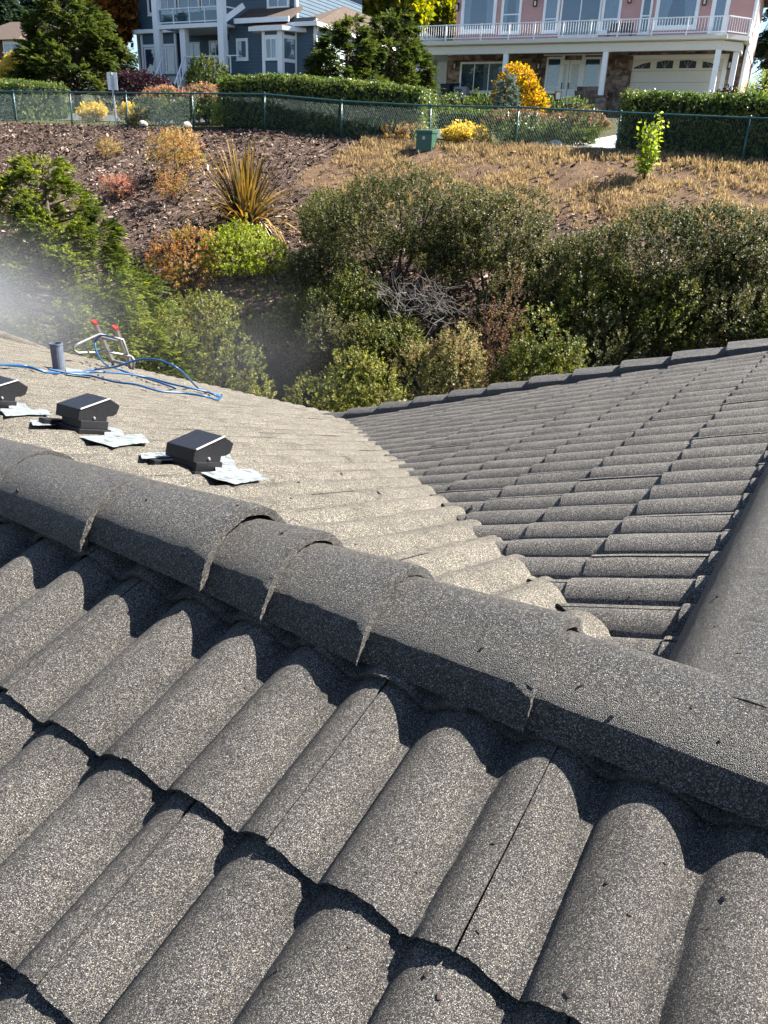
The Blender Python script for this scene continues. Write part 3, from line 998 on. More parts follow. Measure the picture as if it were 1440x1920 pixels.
gx = np.unique(np.concatenate([np.linspace(-400, -32, 14), np.arange(-32, 34, 0.3), np.linspace(34, 400, 14)]))
gy = np.unique(np.concatenate([np.linspace(-120, 9, 8), np.arange(9, 64, 0.3), np.linspace(64, 600, 22)]))
gv = np.array([(x, y, ground(x, y)) for y in gy for x in gx], np.float32)
nxg = len(gx)
ii, jj = np.meshgrid(np.arange(len(gx) - 1), np.arange(len(gy) - 1))
a0 = (jj * nxg + ii).ravel()
gf = np.stack([a0, a0 + 1, a0 + nxg + 1, a0 + nxg], 1)
me = np_mesh('hillside', gv, gf, M['mulch'], 4, True)
for k in ('dry', 'soil', 'dark_soil'): me.materials.append(M[k])
cx = gv[gf].mean(1)
mi = np.zeros(len(gf), np.int32)
for q, (x, y, z) in enumerate(cx):
    t, d = fcoord(x, y)
    nz = mnoise.noise(Vector((x * .5, y * .5, 5))) * 1.4
    if d < 0.1: mi[q] = 2
    elif d > 12.0 + nz: mi[q] = 3
    elif t > 8.9 + nz * .6 and d < 4.9 + nz: mi[q] = 1
me.polygons.foreach_set('material_index', mi)
tag(link('hillside', me), kind='structure')

def sheet(name, quads, mat, step=0.5, lift=0.03):
    """a road-like sheet laid over the hillside; quads: four corners (x, y)"""
    V, F = [], []
    for c in quads:
        c = [Vector((p[0], p[1], 0)) for p in c]
        n = max(2, int((c[1] - c[0]).length / step))
        m = max(2, int((c[3] - c[0]).length / step))
        b = len(V)
        for j in range(m + 1):
            for i in range(n + 1):
                s_, t_ = i / n, j / m
                q = (c[0] * (1 - s_) + c[1] * s_) * (1 - t_) + (c[3] * (1 - s_) + c[2] * s_) * t_
                V.append((q.x, q.y, max(ground(q.x, q.y), ground(q.x, q.y, False)) + lift + 0.02))
        for j in range(m):
            for i in range(n):
                a_ = b + j * (n + 1) + i
                F.append((a_, a_ + 1, a_ + n + 2, a_ + n + 1))
    return tag(link(name, np_mesh(name, V, F, mat, 4, True)), kind='structure')
def fpt(t, d):
    p = FP + FD * t + FN * d
    return (p.x, p.y)
sheet('road', [(fpt(-30, -2.2), fpt(12, -2.2), fpt(12, -7.0), fpt(-30, -7.0))], M['asphalt'])
dv = hit(1110, 278)
td, dd = fcoord(dv.x, dv.y)
sheet('driveway', [(fpt(td - 0.9, -0.6), fpt(td + 2.4, -0.6), fpt(td + 5.4, -19.0), fpt(td + 1.2, -19.0))], M['concrete'], 0.5, 0.07)

# ------------------------------------------------------------------ foliage
def unit_sprig(n=11, ll=0.30, ww=0.13, spread=0.9, seed=0):
    """leaves up a stem that runs along +x, unit length; each leaf a diamond"""
    rg = random.Random(seed)
    V, F = [], []
    for i in range(n):
        t = 0.12 + 0.88 * i / (n - 1)
        ang = i * 2.4 + rg.uniform(-.4, .4)
        out = Vector((0.55, math.cos(ang) * spread, math.sin(ang) * spread)).normalized()
        side = out.cross(Vector((1, rg.uniform(-.5, .5), rg.uniform(-.5, .5)))).normalized()
        l = ll * rg.uniform(.75, 1.2)
        w_ = ww * rg.uniform(.8, 1.2)
        b = Vector((t - .1, 0, 0))
        k = len(V)
        V += [b, b + out * l * .5 + side * w_, b + out * l, b + out * l * .5 - side * w_]
        F.append((k, k + 1, k + 2, k + 3))
    return np.array([tuple(v) for v in V]), np.array(F)
def unit_fan(n=7, seed=0, droop=0.25):
    """a flat conifer frond along +x"""
    rg = random.Random(seed)
    V, F = [], []
    def blade(b, d, l, w_):
        d = Vector(d).normalized()
        s_ = d.cross(Vector((rg.uniform(-.35, .35), rg.uniform(-.35, .35), 1))).normalized()
        k = len(V)
        V.extend([b - s_ * w_ * .3, b + d * l * .55 - s_ * w_, b + d * l - Vector((0, 0, l * .12)), b + d * l * .55 + s_ * w_])
        F.append((k, k + 1, k + 2, k + 3))
    for i in range(n):
        t = i / n
        b = Vector((t * .85, 0, -droop * t * t))
        for sg in (-1, 1):
            blade(b, (0.8, sg * rg.uniform(.5, .9), -droop * t + rg.uniform(-.15, .2)), 0.42 * (1 - .55 * t) * rg.uniform(.8, 1.2), 0.060)
    blade(Vector((.7, 0, -droop * .5)), (1, 0, -.3), .38, .06)
    return np.array([tuple(v) for v in V]), np.array(F)
def unit_ball(n=12, ll=0.42, ww=0.16, seed=0):
    rg = random.Random(seed)
    V, F = [], []
    for i in range(n):
        d = Vector((rg.gauss(0, 1), rg.gauss(0, 1), rg.gauss(0, 1))).normalized()
        s_ = d.orthogonal().normalized()
        s_ = (Matrix.Rotation(rg.uniform(0, 6.3), 3, d) @ s_)
        b = d * rg.uniform(.05, .55)
        l = ll * rg.uniform(.7, 1.2)
        e = (d + Vector((rg.gauss(0, .5), rg.gauss(0, .5), rg.gauss(0, .5)))).normalized()
        s_ = e.cross(s_).normalized()
        k = len(V)
        V += [b, b + e * l * .5 + s_ * ww, b + e * l, b + e * l * .5 - s_ * ww]
        F.append((k, k + 1, k + 2, k + 3))
    return np.array([tuple(v) for v in V]), np.array(F)
def unit_tuft(n=6, lean=0.5, w_=0.03, seed=0):
    """grass blades rising along +x"""
    rg = random.Random(seed)
    V, F = [], []
    for i in range(n):
        a_ = rg.uniform(0, 6.3)
        o_ = Vector((0, math.cos(a_), math.sin(a_)))
        s_ = Vector((0, -math.sin(a_), math.cos(a_)))
        l = rg.uniform(.55, 1.1)
        ln = lean * rg.uniform(.2, 1.2)
        b = o_ * .06
        m_ = b + Vector((l * .55, 0, 0)) + o_ * l * ln * .3
        e = b + Vector((l * (1 - .25 * ln), 0, 0)) + o_ * l * ln
        k = len(V)
        V += [b - s_ * w_, b + s_ * w_, m_ + s_ * w_ * .8, m_ - s_ * w_ * .8, e]
        F.append((k, k + 1, k + 2, k + 3))
        F.append((k + 3, k + 2, k + 4, k + 4))
    return np.array([tuple(v) for v in V]), np.array(F)
U = {'wisp': [unit_sprig(13, .15, .040, .8, 70 + i) for i in range(4)], 'sprig': [unit_sprig(11, seed=i) for i in range(3)], 'sprig_fine': [unit_sprig(14, .20, .06, 1.0, 10 + i) for i in range(3)],
     'fan': [unit_fan(7, i) for i in range(3)], 'fan_s': [unit_fan(4, 5 + i) for i in range(3)], 'ball': [unit_ball(12, seed=i) for i in range(3)], 'big': [unit_ball(9, .55, .26, 9 + i) for i in range(3)]}

def scatter(units, P, D, S):
    P, D = np.asarray(P, float), np.asarray(D, float)
    S = np.asarray(S, float)
    D = D / (np.linalg.norm(D, axis=1, keepdims=True) + 1e-9)
    rv = RNG.normal(size=D.shape)
    y = np.cross(D, rv)
    y /= (np.linalg.norm(y, axis=1, keepdims=True) + 1e-9)
    z = np.cross(D, y)
    Vs, Fs, off = [], [], 0
    pick = RNG.integers(0, len(units), len(P))
    for k, (uv, uf) in enumerate(units):
        m_ = pick == k
        if not m_.any(): continue
        B = np.stack([D[m_], y[m_], z[m_]], 1)
        v_ = P[m_][:, None, :] + S[m_][:, None, None] * np.einsum('mk,nkj->nmj', uv, B)
        f_ = uf[None] + (np.arange(m_.sum()) * len(uv))[:, None, None] + off
        off += v_.shape[0] * v_.shape[1]
        Vs.append(v_.reshape(-1, 3))
        Fs.append(f_.reshape(-1, 4))
    return np.concatenate(Vs), np.concatenate(Fs)

def scatter_flat(units, P, D, S, up):
    """like scatter, but fronds keep their flat side up"""
    P, D, S = np.asarray(P, float), np.asarray(D, float), np.asarray(S, float)
    D = D / (np.linalg.norm(D, axis=1, keepdims=True) + 1e-9)
    upv = np.tile(np.array(up, float), (len(P), 1)) + RNG.normal(scale=.35, size=D.shape)
    y = np.cross(upv, D)
    y /= (np.linalg.norm(y, axis=1, keepdims=True) + 1e-9)
    z = np.cross(D, y)
    Vs, Fs, off = [], [], 0
    pick = RNG.integers(0, len(units), len(P))
    for k, (uv, uf) in enumerate(units):
        m_ = pick == k
        if not m_.any(): continue
        B = np.stack([D[m_], y[m_], z[m_]], 1)
        v_ = P[m_][:, None, :] + S[m_][:, None, None] * np.einsum('mk,nkj->nmj', uv, B)
        f_ = uf[None] + (np.arange(m_.sum()) * len(uv))[:, None, None] + off
        off += v_.shape[0] * v_.shape[1]
        Vs.append(v_.reshape(-1, 3))
        Fs.append(f_.reshape(-1, 4))
    return np.concatenate(Vs), np.concatenate(Fs)

def leaves(name, VF, mat, parent=None):
    return link(name, np_mesh(name, VF[0], VF[1], mat, 4, False), parent)

def lobes_of(c, rx, ry, rz, n, size=(.35, .6)):
    L = []
    for i in range(n):
        d = RNG.normal(size=3)
        d /= np.linalg.norm(d)
        if d[2] < -0.35: d[2] *= -.6
        k = RNG.uniform(.35, .78)
        s_ = RNG.uniform(*size)
        L.append((np.array(c) + d * np.array([rx, ry, rz]) * k, np.array([rx, ry, rz]) * s_))
    return L

def crown_points(L, n, inner=0.18):
    w_ = np.array([l[1][0] * l[1][2] for l in L])
    w_ = w_ / w_.sum()
    pk = RNG.choice(len(L), n, p=w_)
    C = np.array([l[0] for l in L])[pk]
    RR = np.array([l[1] for l in L])[pk]
    d = RNG.normal(size=(n, 3))
    d /= np.linalg.norm(d, axis=1, keepdims=True)
    rr = np.where(RNG.random(n) < inner, RNG.uniform(.3, .8, n), RNG.normal(.98, .07, n))
    P = C + d * RR * rr[:, None]
    keep = np.ones(n, bool)
    for c, r_ in L:
        e = (((P - c) / (r_ * .80)) ** 2).sum(1)
        keep &= ~((e < 1) & (RNG.random(n) < .8))
    return P[keep], d[keep]

def branches(base, c, rx, ry, rz, n, r0, mat, parent, name='branches'):
    m_ = MB()
    base = Vector(base)
    for i in range(n):
        d = Vector((random.gauss(0, 1), random.gauss(0, 1), random.gauss(.3, .8)))
        d.normalize()
        e = Vector(c) + Vector((d.x * rx, d.y * ry, d.z * rz)) * random.uniform(.5, .85)
        md = base.lerp(e, .5) + Vector((random.gauss(0, rx * .1), random.gauss(0, ry * .1), rz * .08))
        m_.tube([base, md, e], [r0, r0 * .6, r0 * .25], 5, cap=False)
    return m_.build(name, mat, parent, smooth=True)

def bush(name, label, cat, px, base_y, top_y, hw, mat, Y=None, n=900, unit='sprig', size=0.22, nl=9, depth=0.85, up=0.35, group=None, lob=(.35, .6), inner=.18, wisps=0.0, stem='bark', tips=None):
    """a shrub standing on the hillside: px, base_y, top_y, hw measured in the photograph"""
    g_ = hit(px, base_y) if Y is None else at(px, base_y, Y)
    if Y is not None: g_.z = min(g_.z, ground(g_.x, g_.y))
    tp = at(px, top_y, g_.y)
    sc_ = g_.y / CAM_F * 1.05
    rx = hw * sc_
    h_ = max(0.3, tp.z - g_.z)
    rz = h_ * .52
    c = np.array([g_.x, g_.y + rx * depth * .2, g_.z + h_ - rz])
    t = thing(name, label, cat, (g_.x, g_.y, ground(g_.x, g_.y)), group)
    L = lobes_of(c, rx * .95, rx * depth, rz, nl, lob)
    P, D = crown_points(L, n, inner)
    ok = P[:, 2] > g_.z - 0.05
    P, D = P[ok], D[ok]
    D = D + np.array([0, 0, up]) + RNG.normal(scale=.35, size=D.shape)
    S = size * RNG.uniform(.6, 1.25, len(P))
    VF = scatter(U[unit], P, D, S)
    if wisps:
        m_ = int(len(P) * wisps)
        k_ = RNG.choice(len(P), m_)
        D2 = D[k_] * .45 + np.array([0, 0, .75]) + RNG.normal(scale=.28, size=(m_, 3))
        V2, F2 = scatter(U['wisp'], P[k_], D2, size * RNG.uniform(1.3, 2.7, m_))
        VF = (np.concatenate([VF[0], V2]), np.concatenate([VF[1], F2 + len(VF[0])]))
    leaves('foliage', VF, M[mat], t)
    if tips:
        hi = (P[:, 2] > c[2] + rz * .30) & (RNG.random(len(P)) < .8)
        if hi.any(): leaves('leaf_tips', scatter(U[unit], P[hi] + D[hi] * .04, D[hi], S[hi]), M[tips], t)
    branches((g_.x, g_.y, ground(g_.x, g_.y) - .05), c, rx, rx * depth, rz, 8, max(.012, rx * .022), M[stem], t, 'stems')
    return t

def conifer(name, label, px, base_y, top_y, hw, mat, Y=None, n=1400, size=0.5, unit='fan', group=None, power=0.85, jag=0.22, cat='tree', base_frac=0.04, zb=None, div=16):
    """a layered conifer: fronds held out and slightly down, gaps between the layers"""
    g_ = hit(px, base_y) if Y is None else at(px, base_y, Y)
    if zb is not None: g_.z = zb
    tp = at(px, top_y, g_.y)
    H = tp.z - g_.z
    W = hw * g_.y / CAM_F * 1.05
    t = thing(name, label, cat, tuple(g_), group)
    boughs = max(40, n // div)
    P, D, S = [], [], []
    for i in range(boughs):
        f_ = 1 - (1 - base_frac) * RNG.random() ** 0.62 if False else base_frac + (1 - base_frac) * (1 - RNG.random() ** .62)
        az = RNG.uniform(0, 2 * math.pi)
        rad = W * (1 - f_) ** power * RNG.uniform(1 - jag * 2, 1 + jag * .5) + .04 * W
        m_ = max(3, int(n / boughs * (0.5 + rad / W)))
        for k in range(m_):
            q = RNG.uniform(.30, 1.0) ** .6
            p = np.array([math.cos(az) * rad * q, math.sin(az) * rad * q, H * f_ - rad * .18 * q * q + RNG.normal(0, .02 * H)])
            p += RNG.normal(scale=rad * .10, size=3)
            P.append(p + np.array(g_))
            D.append([math.cos(az) + RNG.normal(0, .5), math.sin(az) + RNG.normal(0, .5), RNG.normal(.05, .35)])
            S.append(size * RNG.uniform(.55, 1.15))
    for k in range(n // 60):                                   # the leader
        P.append(np.array([RNG.normal(0, .03 * W), RNG.normal(0, .03 * W), H * RNG.uniform(.88, 1.0)]) + np.array(g_))
        D.append([RNG.normal(0, .4), RNG.normal(0, .4), 1])
        S.append(size * .6)
    leaves('crown', scatter_flat(U[unit], P, D, S, (0, 0, 1)), M[mat], t)
    m_ = MB()
    gz = Vector((g_.x, g_.y, min(g_.z, ground(g_.x, g_.y) - .1)))
    m_.tube([gz, g_ + VZ * H * .5, g_ + VZ * H * .95], [W * .07 + .04, W * .04 + .02, .012], 7)
    for i in range(26):
        f_ = random.uniform(base_frac, .9)
        az = random.uniform(0, 6.3)
        rad = W * (1 - f_) ** power * .75
        m_.tube([g_ + VZ * H * f_, g_ + VZ * (H * f_ - rad * .1) + Vector((math.cos(az), math.sin(az), 0)) * rad], [W * .014 + .008, .006], 4, cap=False)
    m_.build('trunk', M['bark'], t, smooth=True)
    return t

def cypress(name, label, px, base_y, top_y, hw, mat, Y, nl=60, per=60, size=.22, power=.6, group=None, cat='tree', lob=.17):
    """a conifer of many separate tufted boughs with dark gaps between them"""
    g_ = at(px, base_y, Y)
    H = at(px, top_y, Y).z - g_.z
    W_ = hw * Y / CAM_F * 1.05
    t = thing(name, label, cat, tuple(g_), group)
    P, D, S = [], [], []
    m_ = MB()
    gz = Vector((g_.x, g_.y, min(g_.z, ground(g_.x, g_.y) - .1)))
    m_.tube([gz, g_ + VZ * H * .5, g_ + VZ * H * .9], [W_ * .06 + .03, W_ * .035 + .02, .012], 7)
    for i in range(nl):
        f_ = 1 - ((i + RNG.random()) / nl) ** .62
        f_ = min(.97, max(.02, f_ * .98 + .02))
        az = i * 2.399 + RNG.normal(0, .35)
        rad = W_ * (1 - f_) ** power * RNG.uniform(.62, 1.04)
        c = np.array([math.cos(az) * rad, math.sin(az) * rad, H * f_]) + np.array(g_)
        r_ = W_ * lob * RNG.uniform(.65, 1.35) * (.55 + .6 * (1 - f_))
        o_ = np.array([math.cos(az), math.sin(az), .25])
        k = int(per * RNG.uniform(.7, 1.3))
        d = RNG.normal(size=(k, 3)) + o_ * .8 + np.array([0, 0, .3])
        d /= np.linalg.norm(d, axis=1, keepdims=True)
        q = d * np.array([1.15, 1.15, .62]) * r_ * RNG.uniform(.45, 1.0, (k, 1))
        q[:, 2] -= .25 * (q[:, :2] ** 2).sum(1) / max(r_, .01)
        P.append(c + q)
        D.append(d * .7 + o_ + RNG.normal(scale=.3, size=(k, 3)))
        S.append(size * RNG.uniform(.6, 1.25, k))
        m_.tube([g_ + VZ * max(.02, H * f_ - rad * .25), Vector(c)], [W_ * .014 + .006, .006], 4, cap=False)
    k = 26
    P.append(np.stack([RNG.normal(0, .02 * W_, k), RNG.normal(0, .02 * W_, k), H * RNG.uniform(.86, 1.0, k)], 1) + np.array(g_))
    D.append(np.stack([RNG.normal(0, .5, k), RNG.normal(0, .5, k), np.ones(k)], 1))
    S.append(np.full(k, size * .8))
    leaves('crown', scatter_flat(U['fan'], np.concatenate(P), np.concatenate(D), np.concatenate(S), (0, 0, 1)), M[mat], t)
    m_.build('trunk', M['bark'], t, smooth=True)
    return t

def broadleaf(name, label, px, base_y, top_y, hw, mat, Y, n=2600, size=0.5, unit='big', nl=16, group=None, crown_from=0.25, zb=None, cat='tree'):
    g_ = at(px, base_y, Y)
    if zb is not None: g_.z = zb
    tp = at(px, top_y, Y)
    H = tp.z - g_.z
    W = hw * Y / CAM_F * 1.05
    t = thing(name, label, cat, tuple(g_), group)
    c = np.array([g_.x, g_.y, g_.z + H * (crown_from + (1 - crown_from) * .5)])
    rz = H * (1 - crown_from) * .5
    L = lobes_of(c, W * .85, W * .85, rz * .95, nl, (.25, .45))
    P, D = crown_points(L, n, .2)
    leaves('crown', scatter(U[unit], P, D + RNG.normal(scale=.5, size=D.shape), size * RNG.uniform(.6, 1.2, len(P))), M[mat], t)
    m_ = MB()
    gz = Vector((g_.x, g_.y, min(g_.z, ground(g_.x, g_.y) - .1)))
    top = Vector(c)
    m_.tube([gz, g_.lerp(top, .6), top], [W * .07 + .04, W * .05 + .03, W * .03], 8)
    for l in L:
        m_.tube([g_.lerp(top, random.uniform(.4, .9)), Vector(l[0])], [W * .03, .02], 5, cap=False)
    m_.build('trunk', M['bark'], t, smooth=True)
    return t

def hedge(name, label, A, B, depth, h, mat='hedge', n=3200, size=0.20, group=None, ends=True):
    """a clipped hedge along the ground from A to B (x, y); its top keeps level with the ground plus h"""
    A, B = Vector((A[0], A[1], 0)), Vector((B[0], B[1], 0))
    d = (B - A)
    Lh = d.length
    d.normalize()
    n_ = Vector((-d.y, d.x, 0))
    if n_.y > 0: n_ = -n_                                    # the front looks at the viewer
    t = thing(name, label, 'hedge', (A.x, A.y, ground(A.x, A.y)), group)
    gz = lambda s_: ground((A + d * s_).x, (A + d * s_).y, False)
    core = MB()
    m_ = 14
    ring = []
    for i in range(m_ + 1):
        s_ = 0.12 + (Lh - .24) * i / m_
        z0 = gz(s_)
        p = A + d * s_
        hh = h(s_ / Lh) if callable(h) else h
        ring.append([p + n_ * (depth / 2 - .12) + VZ * (z0 - .1), p + n_ * (depth / 2 - .12) + VZ * (z0 + hh - .14), p - n_ * (depth / 2 - .12) + VZ * (z0 + hh - .14), p - n_ * (depth / 2 - .12) + VZ * (z0 - .1)])
    vv = [q for r_ in ring for q in r_]
    ff = []
    for i in range(m_):
        for k in range(4):
            ff.append((i * 4 + k, i * 4 + (k + 1) % 4, i * 4 + 4 + (k + 1) % 4, i * 4 + 4 + k))
    ff += [(0, 1, 2, 3), (m_ * 4 + 3, m_ * 4 + 2, m_ * 4 + 1, m_ * 4)]
    core.add(vv, ff)
    core.build('stems', plain_core, t)  # added dark core box, not real stems, stops the view through the leaves
    hm = max(h(.5), h(0), h(1)) if callable(h) else h
    ar = [Lh * hm, Lh * hm * .4, Lh * depth * 1.25, depth * hm, depth * hm]
    ar = np.array(ar) / sum(ar)
    side = RNG.choice(5, n, p=ar)
    P = np.zeros((n, 3))
    D = np.zeros((n, 3))
    nn, da = np.array(n_), np.array(d)
    for q in range(n):
        s_, v_, w_ = RNG.random(), RNG.random(), RNG.random()
        k = side[q]
        if k == 0: s2, o_, zf, dr = s_ * Lh, depth / 2, v_, nn
        elif k == 1: s2, o_, zf, dr = s_ * Lh, -depth / 2, v_, -nn
        elif k == 2: s2, o_, zf, dr = s_ * Lh, (w_ - .5) * depth, 1.0, np.array([0, 0, 1.])
        elif k == 3: s2, o_, zf, dr = 0.0, (w_ - .5) * depth, v_, -da
        else: s2, o_, zf, dr = Lh, (w_ - .5) * depth, v_, da
        hh = h(s2 / Lh) if callable(h) else h
        # rounded shoulders
        rnd_ = 0.16
        ez = max(0, zf * hh - (hh - rnd_)) / rnd_
        eo = max(0, abs(o_) - (depth / 2 - rnd_)) / rnd_
        if ez > 0 and eo > 0 and math.hypot(ez, eo) > 1:
            f_ = 1 / math.hypot(ez, eo)
            zf = (hh - rnd_ + rnd_ * ez * f_) / hh
            o_ = math.copysign(depth / 2 - rnd_ + rnd_ * eo * f_, o_)
        p = A + d * s2
        bump = 0.05 * mnoise.noise(Vector((p.x * 1.5, p.y * 1.5, zf * 3 + k)))
        P[q] = np.array([p.x, p.y, gz(s2) + zf * hh]) + nn * o_ + dr * (bump + RNG.normal(0, .022))
        D[q] = dr + np.array([0, 0, .35]) + RNG.normal(scale=.45, size=3)
    leaves('foliage', scatter(U['sprig'], P - D * size * .3, D, size * RNG.uniform(.6, 1.15, n)), M[mat], t)
    return t
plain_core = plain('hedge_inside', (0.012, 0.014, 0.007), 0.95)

# ------------------------------------------------------------------ chain-link fence
fence = thing('chain_link_fence', 'long green chain-link fence along the top of the bank', 'fence', fpt(0, 0) + (1.1,))
post_px = [(-60, 226), (32, 231), (136, 233), (240, 236), (363, 240), (497, 245), (640, 258), (805, 270), (965, 276), (1155, 288), (1390, 303)]
pts_f = []
for (x, y) in post_px:
    r = ray(x, y)
    den = FD.x * r.y - FD.y * r.x
    t_ = (FP.y * r.x - FP.x * r.y) / den
    pts_f.append(t_)
pts_f += [pts_f[-1] + 3.9, pts_f[-1] + 7.8]
FH = 1.20
fz = lambda t_: ground(*fpt(t_, 0), False)
for t_ in pts_f:
    p = Vector((*fpt(t_, 0), fz(t_)))
    lean = FD * random.gauss(0, .02)
    MB().tube([p - VZ * .3, p + VZ * FH + lean], 0.036, 8).build('post', M['fence'], fence, smooth=True)
    MB().tube([p + VZ * FH + lean, p + VZ * (FH + .05) + lean, p + VZ * (FH + .075) + lean], [.045, .045, .012], 8).build('post_cap', M['fence'], fence)
rl = MB()
rl.tube([Vector((*fpt(t_, 0.0), fz(t_) + FH)) for t_ in pts_f], 0.030, 8)
rl.build('top_rail', M['fence'], fence, smooth=True)
V, F = [], []
t0, t1 = pts_f[0], pts_f[-1]
cell = 0.085
k = 0
t_ = t0 - 1.2
ww = 0.0032
while t_ < t1:
    for sg in (-1, 1):
        n_seg = 6
        prev = None
        for j in range(n_seg + 1):
            hgt = 0.04 + (FH - .05) * j / n_seg
            tt = t_ + (sg * hgt * .62 if sg > 0 else 1.2 * .62 - hgt * .62)
            if tt < t0 or tt > t1:
                prev = None
                continue
            bow = 0.015 * math.sin(tt * 1.7) * math.sin(math.pi * j / n_seg)
            p = Vector((*fpt(tt, 0.035 + sg * .004 + bow), fz(tt) + hgt))
            a_ = (p - FD * ww, p + FD * ww, p + FN * ww * 1.6)
            b = len(V)
            V += [tuple(q) for q in a_]
            if prev is not None:
                for m_ in range(3):
                    F.append((prev + m_, prev + (m_ + 1) % 3, b + (m_ + 1) % 3, b + m_))
            prev = b
    t_ += cell
tag(link('wire_mesh', np_mesh('wire_mesh', V, F, M['wire'], 4), fence), kind='stuff')

# ------------------------------------------------------------------ houses
class House:
    def __init__(s, name, label, O, az):
        s.O = Vector((O.x, O.y, 0))
        s.X = Vector((math.sin(R(az)), math.cos(R(az)), 0))
        s.I = Vector((math.sin(R(az - 90)), math.cos(R(az - 90)), 0))
        s.root = thing(name, label, 'house', (O.x, O.y, ground(O.x, O.y, False)))
    def W(s, a_, d, z): return s.O + s.X * a_ + s.I * d + VZ * z
    def pl(s, x, y, d):
        P = onplane(x, y, s.I, s.O.dot(s.I) + d)
        return (P - s.O).dot(s.X), P.z
    def box(s, mb, a0, a1, d0, d1, z0, z1):
        W = s.W
        return mb.box8([W(a0, d0, z0), W(a1, d0, z0), W(a1, d1, z0), W(a0, d1, z0), W(a0, d0, z1), W(a1, d0, z1), W(a1, d1, z1), W(a0, d1, z1)])
    def part(s, name, mat, boxes, parent=None, bevel=0):
        m_ = MB()
        for b in boxes: s.box(m_, *b)
        return m_.build(name, mat, parent or s.root, bevel=bevel)
    def parts(s, name, mat, boxes, parent=None):
        for b in boxes: s.part(name, mat, [b], parent)
    def siding(s, name, a0, a1, d, z0, z1, mat, h=0.19, side=None):
        """lapped boards; side = None: a front wall; otherwise a side wall at a = side from depth a0 to a1"""
        m_ = MB()
        z = z0
        while z < z1:
            zt = min(z + h, z1)
            if side is None:
                m_.quad(s.W(a0, d - .022, z), s.W(a1, d - .022, z), s.W(a1, d - .002, zt), s.W(a0, d - .002, zt))
                m_.quad(s.W(a0, d - .022, z), s.W(a1, d - .022, z), s.W(a1, d, z), s.W(a0, d, z))
            else:
                m_.quad(s.W(side + .022, a0, z), s.W(side + .022, a1, z), s.W(side + .002, a1, zt), s.W(side + .002, a0, zt))
                m_.quad(s.W(side + .022, a0, z), s.W(side + .022, a1, z), s.W(side, a1, z), s.W(side, a0, z))
            z += h
        return m_.build(name, mat, s.root)
    def window(s, a0, a1, z0, z1, d, mull=1, fw=.10, frame='white', curtain=None, name='window', cross=()):
        fr = MB()
        o_ = d - .07
        s.box(fr, a0, a1, o_, d, z0, z0 + fw)
        s.box(fr, a0, a1, o_, d, z1 - fw, z1)
        s.box(fr, a0, a0 + fw, o_ + .002, d, z0 + fw, z1 - fw)
        s.box(fr, a1 - fw, a1, o_ + .002, d, z0 + fw, z1 - fw)
        s.box(fr, a0 - .04, a1 + .04, o_ - .03, d, z0 - .05, z0)
        for k in range(1, mull):
            a_ = a0 + (a1 - a0) * k / mull
            s.box(fr, a_ - .03, a_ + .03, o_ + .005, d, z0 + fw, z1 - fw)
        for c_ in cross:
            z = z0 + (z1 - z0) * c_
            s.box(fr, a0 + fw, a1 - fw, o_ + .006, d, z - .03, z + .03)
        f_ = fr.build(name, M[frame], s.root)
        rm = MB()
        rm.quad(s.W(a0 + fw * .9, d - .006, z0 + fw * .9), s.W(a1 - fw * .9, d - .006, z0 + fw * .9), s.W(a1 - fw * .9, d - .006, z1 - fw * .9), s.W(a0 + fw * .9, d - .006, z1 - fw * .9))
        rm.build('dark_backing', M['room'], f_)  # dark panel on the wall, standing in for the unlit interior
        if curtain:
            cm = MB()
            w_ = a1 - a0 - 2 * fw
            spans = {'sides': [(0, .26, .06), (.74, 1, -.06)], 'full': [(0, 1, 0)], 'left': [(0, .45, 0)], 'right': [(.55, 1, 0)], 'lace': [(0.02, .98, 0)], 'tied': [(0, .46, .30), (.54, 1, -.30)]}[curtain]
            for (u0, u1, tk) in spans:
                nn = max(4, int((u1 - u0) * w_ / .07))
                zlo, zhi = z0 + fw, z1 - fw * (3.0 if curtain == 'lace' else 1)
                for q in range(nn):
                    va = lambda uu, low: a0 + fw + w_ * ((u0 + (u1 - u0) * uu) - (tk * (1 - uu if tk > 0 else uu) * 0.0) + ((-(tk) * .8 * uu if tk > 0 else -(tk) * .8 * (1 - uu)) if low else 0))
                    dd_ = lambda qq: d - .020 - .012 * (qq % 2)
                    m0, m1 = q / nn, (q + 1) / nn
                    cm.quad(s.W(va(m0, True), dd_(q), zlo), s.W(va(m1, True), dd_(q + 1), zlo), s.W(va(m1, False), dd_(q + 1), zhi), s.W(va(m0, False), dd_(q), zhi))
            cm.build('curtain', M['lace' if curtain == 'lace' else 'curtain'], f_)
        gl = MB()
        gl.quad(s.W(a0 + fw * .9, d - .045, z0 + fw * .9), s.W(a1 - fw * .9, d - .045, z0 + fw * .9), s.W(a1 - fw * .9, d - .045, z1 - fw * .9), s.W(a0 + fw * .9, d - .045, z1 - fw * .9))
        gl.build('pane', M['glass'], f_)
        return f_
    def winpx(s, xl, xr, yt, yb, d, **kw):
        ym, xm = (max(yt, -40) + yb) / 2, (xl + xr) / 2
        a0, a1 = s.pl(xl, ym, d)[0], s.pl(xr, ym, d)[0]
        return s.window(a0, a1, s.pl(xm, yb, d)[1], s.pl(xm, yt, d)[1], d, **kw)
